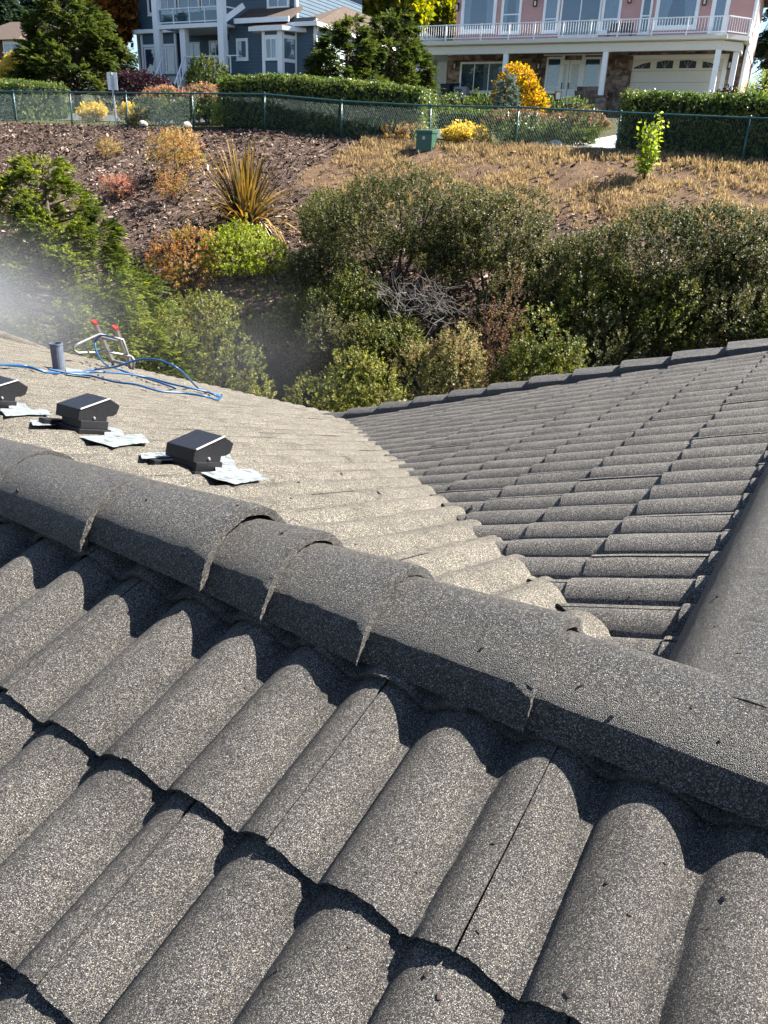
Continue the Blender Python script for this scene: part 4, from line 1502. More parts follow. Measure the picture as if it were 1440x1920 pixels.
    def sconce(s, x, y, d, hgt=.42):
        a_, z = s.pl(x, y, d)
        m_ = MB()
        s.box(m_, a_ - .06, a_ + .06, d - .05, d, z - .1, z + .14)
        s.box(m_, a_ - .11, a_ + .11, d - .26, d - .05, z + hgt * .30, z + hgt * .36)
        for i in (-1, 1):
            for j in (-.24, -.08):
                s.box(m_, a_ + i * .09 - .012, a_ + i * .09 + .012, d + j - .012, d + j + .012, z - hgt * .4, z + hgt * .3)
        s.box(m_, a_ - .10, a_ + .10, d - .25, d - .06, z - hgt * .45, z - hgt * .40)
        o = m_.build('wall_lantern', M['lamp_metal'], s.root)
        g_ = MB()
        s.box(g_, a_ - .05, a_ + .05, d - .20, d - .11, z - hgt * .36, z + hgt * .10)
        g_.build('lantern_glass', M['lamp_glass'], o)

# --- the pink house
H = House('pink_house', 'pink stucco house with stone lower storey, white balcony railing and garage', at(768, 66, 55), 114)
G0 = 3.0
aR = H.pl(1362, 70, 0)[0]
zd = H.pl(1000, 72, 0)[1]                                     # deck surface
zr = H.pl(1000, 41, 0)[1]                                     # top of railing
zf0 = H.pl(1000, 100, .35)[1]                                 # underside of the beam
DU, DL = 2.6, 3.0
aL_up = H.pl(855, 40, DU)[0]
aRt_up = H.pl(1411, 40, DU)[0]
aL_lo = H.pl(806, 150, DL)[0]
aRt_lo = H.pl(1392, 130, DL)[0]
H.part('wall', M['pink'], [(aL_up, aRt_up, DU, DU + 9, zd - .15, zd + 3.1)])
H.siding('side_wall', DU, DU + 9, 0, G0, zd + 3.1, M['pink_sid'], side=aRt_up + .001)
a_st = H.pl(838, 140, DL)[0]
H.part('stone_wall', M['stone'], [(a_st, aRt_lo, DL, DL + 8, G0, zf0 + .3)])
H.part('grey_wall', plain('grey_side_wall', (0.24, 0.25, 0.25), .8), [(aL_lo, a_st - .003, DL + .05, DL + 8, G0, zf0 + .3)])
# deck slab, beam, gutter
H.part('deck', M['cream'], [(0.0, aR, 0.06, DU, zd - .22, zd), (0.15, aR - .1, .30, DL + .3, zf0 + .42, zd - .22)])
H.part('beam', M['cream'], [(0.35, aR - .2, .22, .50, zf0, zf0 + .42)])
gt = MB()
for (q0, q1, w_) in ((0.0, .10, .0), (.10, .20, .06)):
    pass
gt.prism([H.W(-.05, .05, zd - .26), H.W(-.05, -.08, zd - .22), H.W(-.05, -.10, zd - .08), H.W(-.05, .06, zd - .08)], H.X * (aR + .10))
gt.build('gutter', M['cream'], H.root)
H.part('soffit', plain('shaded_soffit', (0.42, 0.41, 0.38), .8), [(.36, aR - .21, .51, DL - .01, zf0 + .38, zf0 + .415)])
# railing
H.part('top_rail', M['white'], [(0, aR, -.03, .04, zr - .05, zr), (0, aR, -.015, .025, zd + .08, zd + .12), (-.03, .04, .05, 7.5, zr - .05, zr), (-.02, .03, .05, 7.5, zd + .08, zd + .12)])
bal = []
a_ = .12
while a_ < aR - .05:
    bal.append((a_ - .011, a_ + .011, -.006, .016, zd + .12, zr - .05))
    a_ += .145
q_ = .2
while q_ < 7.4:
    bal.append((-.006, .016, q_ - .011, q_ + .011, zd + .12, zr - .05))
    q_ += .145
tag(H.part('balusters', M['white'], bal), kind='stuff')
for x in (771, 836, 902, 954, 1002, 1055, 1107, 1158, 1222, 1287, 1361):
    a_ = H.pl(x, 60, 0)[0]
    H.part('rail_post', M['white'], [(a_ - .035, a_ + .035, -.034, .044, zd - .05, zr + .01)])
W = H.W
m_ = MB()
c0, c1 = W(aR, 0, 0), W(aR + 1.0, 1.1, 0)
for (zz0, zz1) in ((zr - .05, zr), (zd + .08, zd + .12)):
    m_.bar(c0 + VZ * (zz0 + zz1) / 2, c1 + VZ * (zz0 + zz1) / 2, .06, zz1 - zz0)
    m_.bar(c1 + VZ * (zz0 + zz1) / 2, W(aR + 1.0, DU, (zz0 + zz1) / 2), .06, zz1 - zz0)
for q in range(9):
    p = c0.lerp(c1, (q + .5) / 9)
    m_.bar(p + VZ * (zd + .1), p + VZ * (zr - .03), .022, .022)
m_.bar(c1 + VZ * (zd - .05), c1 + VZ * zr, .08, .08)
m_.build('corner_rail', M['white'], H.root)
MB().box8([W(aR + .97, 1.2, zd + .1), W(aR + 1.0, 1.2, zd + .1), W(aR + 1.0, DU, zd + .1), W(aR + .97, DU, zd + .1), W(aR + .97, 1.2, zr - .05), W(aR + 1.0, 1.2, zr - .05), W(aR + 1.0, DU, zr - .05), W(aR + .97, DU, zr - .05)]).build('privacy_panel', M['white'], H.root)
m_ = MB()
m_.prism([W(aR - .02, .0, zd - .22), W(aR + 1.1, 1.1, zd - .22), W(aR + 1.1, DU, zd - .22), W(aR - .02, DU, zd - .22)], VZ * .22)
m_.prism([W(aR - .2, .25, zf0), W(aR + .8, 1.2, zf0), W(aR + .8, 1.45, zf0), W(aR - .2, .5, zf0)], VZ * .42)
m_.prism([W(aR + .55, 1.3, zf0), W(aR + .8, 1.3, zf0), W(aR + .8, DL, zf0), W(aR + .55, DL, zf0)], VZ * .42)
m_.build('deck_corner', M['cream'], H.root)
# columns on stone piers
for (x, y, pier) in ((784, 135, 0), (794, 135, 1), (948, 118, 1), (1133, 125, 1), (1342, 125, 1)):
    a_, z = H.pl(x, y, .36)
    zp = G0 + 1.25
    H.part('column', M['white'], [(a_ - .14, a_ + .14, .24, .50, zp - (0 if pier else 1.2), zf0)])
    if pier: H.part('stone_pier', M['stone'], [(a_ - .35, a_ + .35, .02, .72, G0 - .3, zp - .08), (a_ - .40, a_ + .40, -.03, .77, zp - .08, zp)])
a_, z = H.pl(1376, 125, 1.35)
H.part('column', M['white'], [(a_ - .14, a_ + .14, 1.22, 1.48, G0, zf0)])
H.part('downpipe', M['cream'], [(aRt_lo - .05, aRt_lo + .06, DL - .12, DL - .02, G0, zf0 + .3)])
# low stone wall by the door
a_, z = H.pl(1083, 170, 1.0)
b_, z2 = H.pl(1137, 170, 1.0)
H.part('porch_wall', M['stone'], [(a_, b_, .75, 1.2, G0 - .5, H.pl(1110, 163, 1.0)[1]), (b_ - .1, H.pl(1187, 150, DL)[0] - .15, DL - .15, DL - .002, G0, zf0 + .1)])
# upper windows
H.winpx(866, 932, -60, 62, DU, fw=.20, curtain='sides', cross=(.86,))
H.winpx(941, 979, -60, 64, DU, fw=.16, curtain='sides', cross=(.30,))
H.winpx(1020, 1050, -60, 62, DU, fw=.15, curtain='full', cross=(.22,))
H.winpx(1052, 1128, -60, 72, DU, fw=.10, mull=2, name='sliding_door')
H.winpx(1130, 1166, -60, 62, DU, fw=.15, curtain='full', cross=(.22,))
H.winpx(1203, 1224, -60, 64, DU, fw=.12, cross=(.28,))
H.winpx(1231, 1313, -60, 55, DU, fw=.20, curtain='tied')
H.winpx(1334, 1368, -60, 70, DU, fw=.22, curtain='full', name='glazed_door')
for x, y in ((1005, 5), (1182, -2), (1322, 2)): H.sconce(x, y, DU, .5)
H.sconce(859, 13, DU, .5)
# lower windows and doors
H.winpx(862, 944, 116, 174, DL, fw=.12, mull=3, curtain='right')
H.winpx(1023, 1052, 107, 174, DL, fw=.12, curtain='lace', cross=(.16,))
H.winpx(1092, 1126, 107, 174, DL, fw=.12, curtain='lace', cross=(.16,))
a0, a1 = H.pl(1020, 140, DL)[0], H.pl(1130, 140, DL)[0]
ztop = H.pl(1075, 104, DL)[1]
H.part('door_surround', M['white'], [(a0 - .12, a1 + .12, DL - .062, DL - .002, ztop, zf0 + .25), (H.pl(1051, 140, DL)[0], H.pl(1056, 140, DL)[0], DL - .063, DL - .003, G0 + .9, ztop), (H.pl(1088, 140, DL)[0], H.pl(1093, 140, DL)[0], DL - .063, DL - .003, G0 + .9, ztop)])
for (xl, xr, gl0, gl1) in ((1053, 1065, 1056, 1062), (1066, 1089, 1071, 1085)):
    q0, q1 = H.pl(xl, 150, DL)[0], H.pl(xr, 150, DL)[0]
    zt, zb_ = H.pl(1070, 113, DL)[1], H.pl(1070, 195, DL)[1]
    dr = H.part('front_door', M['white'], [(q0, q1, DL - .05, DL - .004, zb_, zt)])
    g0, g1 = H.pl(gl0, 140, DL)[0], H.pl(gl1, 140, DL)[0]
    H.part('door_glass', M['lace'], [(g0, g1, DL - .058, DL - .045, zt - 1.55, zt - .2)], dr)
    H.part('handle', M['lamp_metal'], [(q0 + .03, q0 + .08, DL - .10, DL - .05, zb_ + .8, zb_ + 1.15)], dr)
q0, q1 = H.pl(819, 150, DL)[0], H.pl(837, 150, DL)[0]
zt = H.pl(828, 116, DL)[1]
H.part('side_door', plain('pale_grey_door', (0.34, 0.35, 0.35), .6), [(q0, q1, DL - .03, DL + .05, G0 + .3, zt)])
for x, y in ((811, 118), (854, 122), (960, 124), (1011, 122), (1369, 120)): H.sconce(x, y, DL, .55)
# garage door
q0, q1 = H.pl(1180, 150, DL)[0], H.pl(1352, 140, DL)[0]
zt = H.pl(1265, 111, DL)[1]
zg = zt - 2.35
H.part('garage_trim', M['white'], [(q0 - .25, q0, DL - .06, DL - .002, zg, zt + .22), (q1, q1 + .25, DL - .06, DL - .002, zg, zt + .22), (q0, q1, DL - .061, DL - .003, zt, zt + .22)])
gd = None
for k in range(4):
    z0, z1 = zg + 2.35 * k / 4 + .008, zg + 2.35 * (k + 1) / 4 - .008
    o = H.part('garage_door_panel', M['cream'], [(q0 + .01, q1 - .01, DL - .030, DL - .004, z0, z1)])
    if k == 3:
        for w_ in range(4):
            c0_, c1_ = q0 + (q1 - q0) * (w_ + .14) / 4, q0 + (q1 - q0) * (w_ + .86) / 4
            hh = (.20, .34, .34, .20)
            mm = MB()
            le, re = (.06, .33) if w_ == 0 else (.33, .38) if w_ == 1 else (.38, .33) if w_ == 2 else (.33, .06)
            mm.prism([W(c0_, DL - .036, z0 + .12), W(c1_, DL - .036, z0 + .12), W(c1_, DL - .036, z0 + .12 + re), W((c0_ + c1_) / 2, DL - .036, z0 + .12 + (le + re) / 2 + .05), W(c0_, DL - .036, z0 + .12 + le)], H.I * .004)
            pn = mm.build('arched_window', M['room'], o)
            mu = MB()
            for q in (.25, .5, .75):
                mu.bar(W(c0_ + (c1_ - c0_) * .5, DL - .04, z0 + .12), W(c0_ + (c1_ - c0_) * q, DL - .04, z0 + .12 + (le + (re - le) * q)), .02, .01)
            mu.build('muntin', M['cream'], o)
# balcony bench
q0, q1 = H.pl(1140, 55, 1.2)[0], H.pl(1185, 55, 1.2)[0]
b = MB()
H.box(b, q0, q1, 1.0, 1.5, zd + .40, zd + .45)
H.box(b, q0, q1, 1.48, 1.53, zd + .45, zd + .85)
for q in (q0 + .05, q1 - .05):
    for dd_ in (1.05, 1.45): H.box(b, q - .03, q + .03, dd_ - .03, dd_ + .03, zd, zd + .40)
tag(b.build('balcony_bench', M['bin']), 'dark bench standing on the balcony behind the white railing', 'bench')
# upper roof (above the frame of the photograph)
r_ = MB()
e = .8
z0 = zd + 3.1
A_, B_, C_, D_ = W(aL_up - e, DU - e, z0), W(aRt_up + e, DU - e, z0), W(aRt_up + e, DU + 9 + e, z0), W(aL_up - e, DU + 9 + e, z0)
E_, F_ = W(aL_up + 4.5, DU + 4.5, z0 + 2.2), W(aRt_up - 4.5, DU + 4.5, z0 + 2.2)
r_.add([A_, B_, C_, D_, E_, F_], [(0, 1, 5, 4), (1, 2, 5), (2, 3, 4, 5), (3, 0, 4), (0, 3, 2, 1)])
r_.build('roof', M['shingle'], H.root)
# side window
sw = MB()
a_ = aRt_up + .001
for (d0, d1) in ((DU + .9, DU + 3.0),):
    for (x0_, x1_, z0_, z1_) in ((d0, d1, zd + .6, zd + .75), (d0, d1, zd + 2.3, zd + 2.45), (d0, d0 + .14, zd + .6, zd + 2.4), (d1 - .14, d1, zd + .6, zd + 2.4), ((d0 + d1) / 2 - .06, (d0 + d1) / 2 + .06, zd + .6, zd + 2.4)):
        H.box(sw, a_ - .02, a_ + .07, x0_, x1_, z0_, z1_)
f_ = sw.build('side_window', M['white'], H.root)
MB().quad(W(a_ + .04, DU + 1, zd + .7), W(a_ + .04, DU + 2.9, zd + .7), W(a_ + .04, DU + 2.9, zd + 2.35), W(a_ + .04, DU + 1, zd + 2.35)).build('pane', M['room'], f_)
H.part('corner_trim', M['white'], [(aRt_up - .06, aRt_up + .08, DU - .08, DU + .06, G0, zd + 3.1), (aRt_up + .02, aRt_up + .06, DU + .07, DU + 9, zd - .35, zd - .10)])
PINK = H

# --- the blue house
H = House('blue_house', 'blue-grey clapboard house with white trim, glass balcony and entry stairs', at(297, 80, 55.5), 116)
W = H.W
G1 = 3.9
aR = H.pl(417, 70, 0)[0]
zb0 = H.pl(350, 53, 0)[1]                                     # underside of balcony beam
zb1 = H.pl(350, 45, 0)[1]
zrl0 = H.pl(350, 42, 0)[1]
zrl = H.pl(350, 14, 0)[1]
DM, DW = 1.2, 3.2
# walls
aw0, aw1 = H.pl(430, 90, DM)[0], H.pl(592, 100, DM)[0]
ztop = zb1 + 3.3
H.siding('wall', aw0, aw1, DM, G1, zb1 + .25, M['blue_sid'])
u0, u1 = H.pl(425, 15, DM + 1.0)[0], H.pl(556, 10, DM + 1.0)[0]
H.siding('upper_wall', u0, u1, DM + 1.0, zb1 - .1, ztop, M['blue_sid'])
lw0 = H.pl(259, 70, DW)[0]
H.siding('back_wall', lw0, u0 + .3, DW, G1 - .4, ztop, M['blue_sid'])
H.siding('side_wall', DM + .02, DM + 9, 0, G1, zb1 + .2, M['pale_sid'], side=aw1 + .001)
H.siding('upper_side_wall', DM + 1.0, DM + 9, 0, zb1, ztop, M['blue_sid'], side=u1 + .001)
H.part('shell', M['blue_sid'], [(lw0 + .01, aw1 - .02, DW + .05, DM + 9, G1 - .5, zb1), (lw0 + .01, u1 - .02, DW + .05, DM + 9, zb1, ztop), (aw0 + .02, aw1 - .03, DM + .05, DW + .04, G1 - .4, zb1 - .02), (u0 + .02, u1 - .02, DM + 1.05, DW + .04, zb1 - .01, ztop)])
# balcony
H.part('balcony_beam', M['white'], [(-.15, aR + .1, -.10, .18, zb0, zb1)])
H.part('balcony_floor', M['white'], [(-.1, aR + .05, .19, DW - .01, zb0 + .10, zb1 - .02)])
H.part('balcony_rail', M['white'], [(0, aR, -.03, .03, zrl - .05, zrl), (0, aR, -.025, .025, zrl0, zrl0 + .06)] + [(H.pl(x, 28, 0)[0] - .03, H.pl(x, 28, 0)[0] + .03, -.032, .032, zrl0 - .05, zrl) for x in (325, 355, 384)])
H.part('balcony_glass', M['rail_glass'], [(.1, aR - .1, -.006, .006, zrl0 + .06, zrl - .05)])
for x, y in ((296, 60), (417, 60)):
    a_ = H.pl(x, y, 0)[0]
    H.part('column', M['white'], [(a_ - .20, a_ + .20, -.20, .20, zb0 - 2.3, ztop)])
a_ = H.pl(346, 80, .3)[0]
H.part('column', M['white'], [(a_ - .20, a_ + .20, .12, .50, zb0 - 2.3, zb0)])
m_ = MB()
m_.bar(W(aR + .1, .2, zrl - .02), W(aw0 + 1.0, DM - .05, zrl - .05), .05, .06)
m_.bar(W(aR + .15, .1, zb1 + .15), W(aw0 + 1.2, DM - .05, zb1 + 1.0), .10, .30)
m_.build('stair_rail', M['white'], H.root)
# left bay
q0, q1 = H.pl(267, 100, DW - .5)[0], H.pl(331, 100, DW - .5)[0]
zt = H.pl(300, 63, DW - .5)[1]
H.part('bay_wall', M['blue_sid'], [(q0, q1, DW - .5, DW - .01, G1 - .3, zt)])
H.part('bay_trim', M['white'], [(q0 - .5, q1 + .3, DW - .85, DW - .3, zt, zt + .22), (q0 - .05, q0 + .12, DW - .56, DW - .45, G1 - .3, zt), (q1 - .10, q1 + .05, DW - .56, DW - .45, G1 - .3, zt), (q0 + .13, q1 - .11, DW - .54, DW - .46, zt - .75, zt - .6)])
H.parts('corner_trim', M['white'], [(lw0 - .06, lw0 + .1, DW - .08, DW, G1 - .4, ztop), (aw1 - .10, aw1 + .08, DM - .08, DM + .06, G1, zb1 + .1), (u1 - .10, u1 + .08, DM + .92, DM + 1.06, zb1, ztop), (u0 + .35, u0 + .45, DM - .1, DM, G1 - .4, zb0)])
wz1 = zt - .78
H.window(q0 + .2, q0 + 1.9, wz1 - 1.5, wz1, DW - .5, mull=2, curtain='right')
H.window(q1 - 1.5, q1 - .15, wz1 - 1.5, wz1, DW - .5, mull=2, curtain='full')
# windows and door behind the porch
H.winpx(276, 293, -60, 29, DW, fw=.16)
H.winpx(300, 330, -60, 26, DW, fw=.14, curtain='left', mull=2)
H.winpx(333, 374, -60, 22, DW, mull=2, fw=.12, name='sliding_door')
H.winpx(377, 410, -60, 18, DW, fw=.12, mull=2)
H.winpx(351, 376, 79, 108, DW, fw=.09, mull=2, name='glazed_door')
H.winpx(393, 430, 76, 108, DW, fw=.12, mull=3)
H.winpx(444, 466, 72, 113, DM, fw=.16, curtain='full')
H.winpx(501, 543, -40, 18, DM + 1.0, fw=.16, mull=2, curtain='right')
# bay on the right
b0, b1, b2 = H.pl(493, 100, DM - .8)[0], H.pl(529, 100, DM - .8)[0], H.pl(556, 100, DM)[0]
zt, zbt = H.pl(510, 58, DM - .8)[1], H.pl(510, 148, DM - .8)[1]
bw = MB()
bw.prism([W(b0, DM - .01, zbt), W(b0, DM - .8, zbt), W(b1, DM - .8, zbt), W(b2, DM - .01, zbt)], VZ * (zt - zbt))
bw.build('bay_wall', M['blue_sid'], H.root)
br_ = MB()
for z0_, z1_ in ((zt - .02, zt + .20),):
    br_.prism([W(b0 - .75, DM, z0_), W(b0 - .75, DM - 1.15, z0_), W(b1 + .25, DM - 1.15, z0_), W(b2 + .7, DM, z0_)], VZ * (z1_ - z0_))
br_.build('bay_roof_trim', M['white'], H.root)
sh = MB()
sh.add([W(b0 - .7, DM - .01, zt + .21), W(b0 - .7, DM - 1.1, zt + .21), W(b1 + .2, DM - 1.1, zt + .21), W(b2 + .65, DM - .01, zt + .21), W((b0 + b2) / 2 - .3, DM - .03, zt + .55), W((b0 + b2) / 2 + .3, DM - .03, zt + .55)], [(0, 1, 4), (1, 2, 5, 4), (2, 3, 5)])
sh.build('bay_roof', M['shingle'], H.root)
zw1, zw0 = H.pl(510, 70, DM - .8)[1], H.pl(510, 112, DM - .8)[1]
H.part('bay_trim', M['white'], [(b0 - .02, b0 + .18, DM - .86, DM - .78, zbt, zt - .02), (b1 - .28, b1 + .06, DM - .88, DM - .78, zbt, zt - .02), (b0 + .18, b1 - .28, DM - .85, DM - .79, zbt, zbt + .28), (b0 + .18, b1 - .28, DM - .85, DM - .79, zw1 - .08, zw1 + .12)])
H.part('base_trim', M['white'], [(aw0 + 1.3, b0 - .03, DM - .05, DM - .021, G1 - .1, zbt + .25)])
H.window(b0 + .2, b1 - .3, zw0, zw1, DM - .8, mull=2, fw=.10, curtain='right')
# the angled face of the bay: trim, pane
va, vb = W(b1 + .06, DM - .78, 0), W(b2, DM - .01, 0)
dv_ = (vb - va)
nv = Vector((dv_.y, -dv_.x, 0)).normalized()
if nv.y > 0: nv = -nv
an = MB()
L_ = lambda u_, z_, o_=.03: va + dv_ * u_ + nv * o_ + VZ * z_
for (ua, ub, za, zb_) in ((0.0, .06, zbt, zt - .02), (.90, 1.0, zbt, zt - .02), (.06, .90, zw0 - .12, zw0 + .06), (.06, .90, zw1 - .06, zw1 + .12), (.06, .9, zbt, zbt + .28)):
    an.box8([L_(ua, za, -.02), L_(ub, za, -.02), L_(ub, za, .05), L_(ua, za, .05), L_(ua, zb_, -.02), L_(ub, zb_, -.02), L_(ub, zb_, .05), L_(ua, zb_, .05)])
af = an.build('angled_window', M['white'], H.root)
MB().quad(L_(.06, zw0 + .05, .008), L_(.90, zw0 + .05, .008), L_(.90, zw1 - .05, .008), L_(.06, zw1 - .05, .008)).build('curtain', M['curtain'], af)
MB().quad(L_(.06, zw0 + .05, .03), L_(.90, zw0 + .05, .03), L_(.90, zw1 - .05, .03), L_(.06, zw1 - .05, .03)).build('pane', M['glass'], af)
# house number on the bay
def digits(txt, p, xdir, n, h, mat, parent, name='house_number'):
    seg = {'4': [((0, 1), (0, .45)), ((0, .45), (1, .45)), ((.75, 1), (.75, 0))], '1': [((.5, 1), (.5, 0))], '8': [((0, 1), (1, 1)), ((0, .5), (1, .5)), ((0, 0), (1, 0)), ((0, 0), (0, 1)), ((1, 0), (1, 1))], '3': [((0, 1), (1, 1)), ((0.2, .5), (1, .5)), ((0, 0), (1, 0)), ((1, 0), (1, 1))]}
    x = 0
    for ch in txt:
        m_ = MB()
        for (a_, b_) in seg.get(ch, []):
            m_.bar(p + xdir * (x + a_[0] * h * .5) + VZ * a_[1] * h, p + xdir * (x + b_[0] * h * .5) + VZ * b_[1] * h, h * .16, h * .10, up=n)
        x += h * .85
        if m_.v: m_.build(name, mat, parent)
zz = H.pl(510, 145, DM - .86)[1]
digits('4 81', W(H.pl(506, 144, DM - .86)[0], DM - .87, zz), H.X, H.I, .17, M['lamp_metal'], H.root)
# lower roofs
e0 = H.pl(441, 38, DM - .5)[0]
e1 = H.pl(541, 33, DM - .5)[0]
ze = H.pl(490, 41, DM - .5)[1]
rf = MB()
rf.prism([W(e0, DM - .5, ze + .02), W(e0, DM - .5, ze + .20), W(e0, DM + 1.0, ze + .95), W(e0, DM + 1.0, ze + .75)], H.X * (e1 - e0))
rf.build('porch_roof', M['shingle'], H.root)
H.part('fascia', M['white'], [(e0 - .05, e1 + .05, DM - .58, DM - .50, ze - .04, ze + .22)])
g0, g1 = e1 + .02, aw1 + .35
zg_ = H.pl(570, 46, DM - .45)[1]
rf = MB()
pk = W((g0 + g1) / 2 + .4, DM + 3.5, zg_ + 1.5)
pk2 = W((g0 + g1) / 2 + .4, DM + 8, zg_ + 1.5)
rf.add([W(g0, DM - .45, zg_ + .1), W(g1, DM - .45, zg_ + .1), W(g1, DM + 9.5, zg_ + .1), W(g0, DM + 9.5, zg_ + .1), pk, pk2], [(0, 1, 4), (1, 2, 5, 4), (2, 3, 5), (3, 0, 4, 5), (3, 2, 1, 0)])
rf.build('garage_roof', M['shingle'], H.root)
H.part('gutter', M['white'], [(g0 - .02, g1 + .08, DM - .56, DM - .45, zg_ - .08, zg_ + .12), (g1, g1 + .10, DM - .45, DM + 9.5, zg_ - .08, zg_ + .12)])
MB().tube([W(g1 + .05, DM - .3, zg_), W(aw1 + .10, DM - .12, zg_ - .5), W(aw1 + .10, DM - .12, G1)], .05, 8).build('downpipe', M['white'], H.root)
rr_ = MB()
z0 = ztop
A_, B_, C_, D_ = W(lw0 - .7, DM - .5, z0), W(u1 + .7, DM - .5, z0), W(u1 + .7, DM + 10, z0), W(lw0 - .7, DM + 10, z0)
E_, F_ = W(lw0 + 3.5, DM + 4.7, z0 + 2.4), W(u1 - 3.5, DM + 4.7, z0 + 2.4)
rr_.add([A_, B_, C_, D_, E_, F_], [(0, 1, 5, 4), (1, 2, 5), (2, 3, 4, 5), (3, 0, 4), (0, 3, 2, 1)])
rr_.build('roof', M['shingle'], H.root)
# porch floor, pedestals, stairs
zp = H.pl(360, 108, .2)[1]
H.part('porch_floor', plain('porch_timber', (0.12, 0.13, 0.14), .8), [(-.3, aw0, -.2, DW - .02, G1 - .8, zp - .9)])
H.part('porch_rail', M['white'], [(H.pl(350, 104, 0)[0], aR + 1.2, -.03, .03, zp, zp + .05)] + [(H.pl(x, 112, 0)[0] - .03, H.pl(x, 112, 0)[0] + .03, -.03, .03, zp - .9, zp) for x in (366, 383, 403, 432)])
sx0, sx1 = H.pl(285, 130, -1)[0], H.pl(340, 130, -1)[0]
st = MB()
for q in range(12):
    H.box(st, sx0 + .2 + q * .17, sx0 + 1.9 + q * .17, -.2 - (q + 1) * .30, -.2 - q * .30, G1 - 1.8, zp - .9 - (q + 1) * .175)
st.build('stairs', M['concrete'], H.root)
for off in (.2, 1.9):
    m_ = MB()
    top = W(sx0 + off, -.2, zp - .9)
    bot = W(sx0 + off + 12 * .17, -.2 - 12 * .30, zp - .9 - 12 * .175)
    m_.bar(top + VZ * .92, bot + VZ * .92, .06, .07)
    m_.bar(top + VZ * .2, bot + VZ * .2, .04, .05)
    for q in range(6):
        p = top.lerp(bot, q / 5)
        m_.bar(p, p + VZ * .92, .06, .06)
    m_.build('stair_railing', M['white'], H.root)
BLUE = H

# --- small house at the far left
H = House('far_house', 'small brown house with a white-windowed bay at the far left edge', at(-70, 105, 75), 112)
W = H.W
q0, q1 = H.pl(-60, 90, 0)[0], H.pl(42, 90, 0)[0]
z0, z1 = H.pl(0, 118, 0)[1] - 1.5, H.pl(20, 76, 0)[1]
H.part('wall', plain('brown_wall', (0.10, 0.05, 0.045), .8), [(q0, q1 - 1.0, .6, 6, z0, z1)])
b0, b1 = H.pl(6, 90, 0)[0], H.pl(40, 90, 0)[0]
H.part('bay', M['white'], [(b0, b1, 0, .59, z0, z1)])
H.window(b0 + .1, b1 - .1, z1 - 1.6, z1 - .15, -.01, mull=2, fw=.09, curtain='full')
rf = MB()
rf.add([W(q0 - .5, -.6, z1), W(q1 + .3, -.6, z1), W(q1 + .3, 7, z1), W(q0 - .5, 7, z1), W((q0 + q1) / 2 - 1, 3, z1 + 1.8), W((q0 + q1) / 2 + 1.3, 3, z1 + 1.8)], [(0, 1, 5, 4), (1, 2, 5), (2, 3, 4, 5), (3, 0, 4), (3, 2, 1, 0)])
rf.build('roof', M['shingle'], H.root)

# ------------------------------------------------------------------ hedges behind the fence
def on_line(px, d):
    """a point on the line parallel to the fence (d < 0 behind it) seen at the photograph's column px"""
    r = ray(px, 230)
    o = FP + FN * d
    den = FD.x * r.y - FD.y * r.x
    return (o.x * r.y - o.y * r.x) * -1 / den
def fp_at(px, d): return fpt(on_line(px, d), d)
hA, hB = fp_at(-90, -2.2), fp_at(66, -1.5)
hedge('hedge', 'clipped hedge at the far left with a sunlit end beside the sign post', (hA[0] + .3, hA[1] + 4.0), (hB[0] + .35, hB[1] + .5), 2.3, 1.52, n=3400, group='clipped hedges behind the fence')
hedge('hedge', 'long clipped hedge in the middle in front of the blue house', fp_at(434, -1.3), fp_at(800, -1.7), 1.8, lambda u_: 1.66 + .12 * math.sin(u_ * 3) - .25 * max(0, u_ - .75), n=6500, group='clipped hedges behind the fence')
hedge('hedge', 'tall clipped hedge at the right below the garage', fp_at(1172, -1.2), fp_at(1560, -1.2), 1.6, 1.70, n=5200, group='clipped hedges behind the fence')
hedge('hedge', 'low green hedge seen through the fence beside the green box', fp_at(822, -7.5), fp_at(962, -7.5), .7, .75, n=1500, size=.16, group='clipped hedges behind the fence')

G_ = 'garden shrubs behind the fence'
bush('shrub', 'yellow-leaved shrub behind the fence left of the sign post', 'shrub', 182, 231, 194, 30, 'yellow', Y=38.5, n=520, unit='ball', size=.26, group=G_)
bush('shrub', 'pale yellow shrub behind the fence just right of the sign post', 'shrub', 246, 233, 198, 24, 'yellow', Y=37.5, n=420, unit='ball', size=.26, group=G_)
bush('shrub', 'red-topped round shrub behind the fence', 'shrub', 308, 238, 166, 42, 'hedge', tips='pinkleaf', Y=36.6, n=2800, unit='sprig', size=.22, group=G_)
bush('shrub', 'wider red-topped shrub against the end of the long hedge', 'shrub', 392, 238, 164, 50, 'hedge', tips='pinkleaf', Y=37.0, n=2800, unit='sprig', size=.22, group=G_)
bush('shrub', 'small yellow-green shrub at the foot of the red-topped shrubs', 'shrub', 425, 240, 196, 20, 'lime', Y=34.3, n=360, unit='sprig', size=.2, group=G_)
bush('shrub', 'russet shrub behind the fence left of the green box', 'shrub', 760, 272, 236, 34, 'rust', Y=31.4, n=520, unit='sprig', size=.2, group=G_)
bush('shrub', 'yellow shrub behind the fence right of the green box', 'shrub', 868, 274, 236, 42, 'yellow', Y=30.6, n=680, unit='ball', size=.22, group=G_)
bush('shrub', 'broad dark shrub with pinkish top behind the fence beside the driveway', 'shrub', 985, 280, 211, 62, 'hedge', tips='redtop', Y=30.5, n=2400, unit='sprig', size=.2, group=G_)
bush('shrub', 'dark green half of the broad shrub row nearest the driveway', 'shrub', 1075, 278, 213, 58, 'hedge', tips='redtop', Y=30.0, n=2400, unit='sprig', size=.2, group=G_)
bush('shrub', 'orange-gold shrub in front of the pink house entrance', 'shrub', 972, 200, 132, 43, 'gold', Y=43, n=1500, unit='ball', size=.28, group=G_)
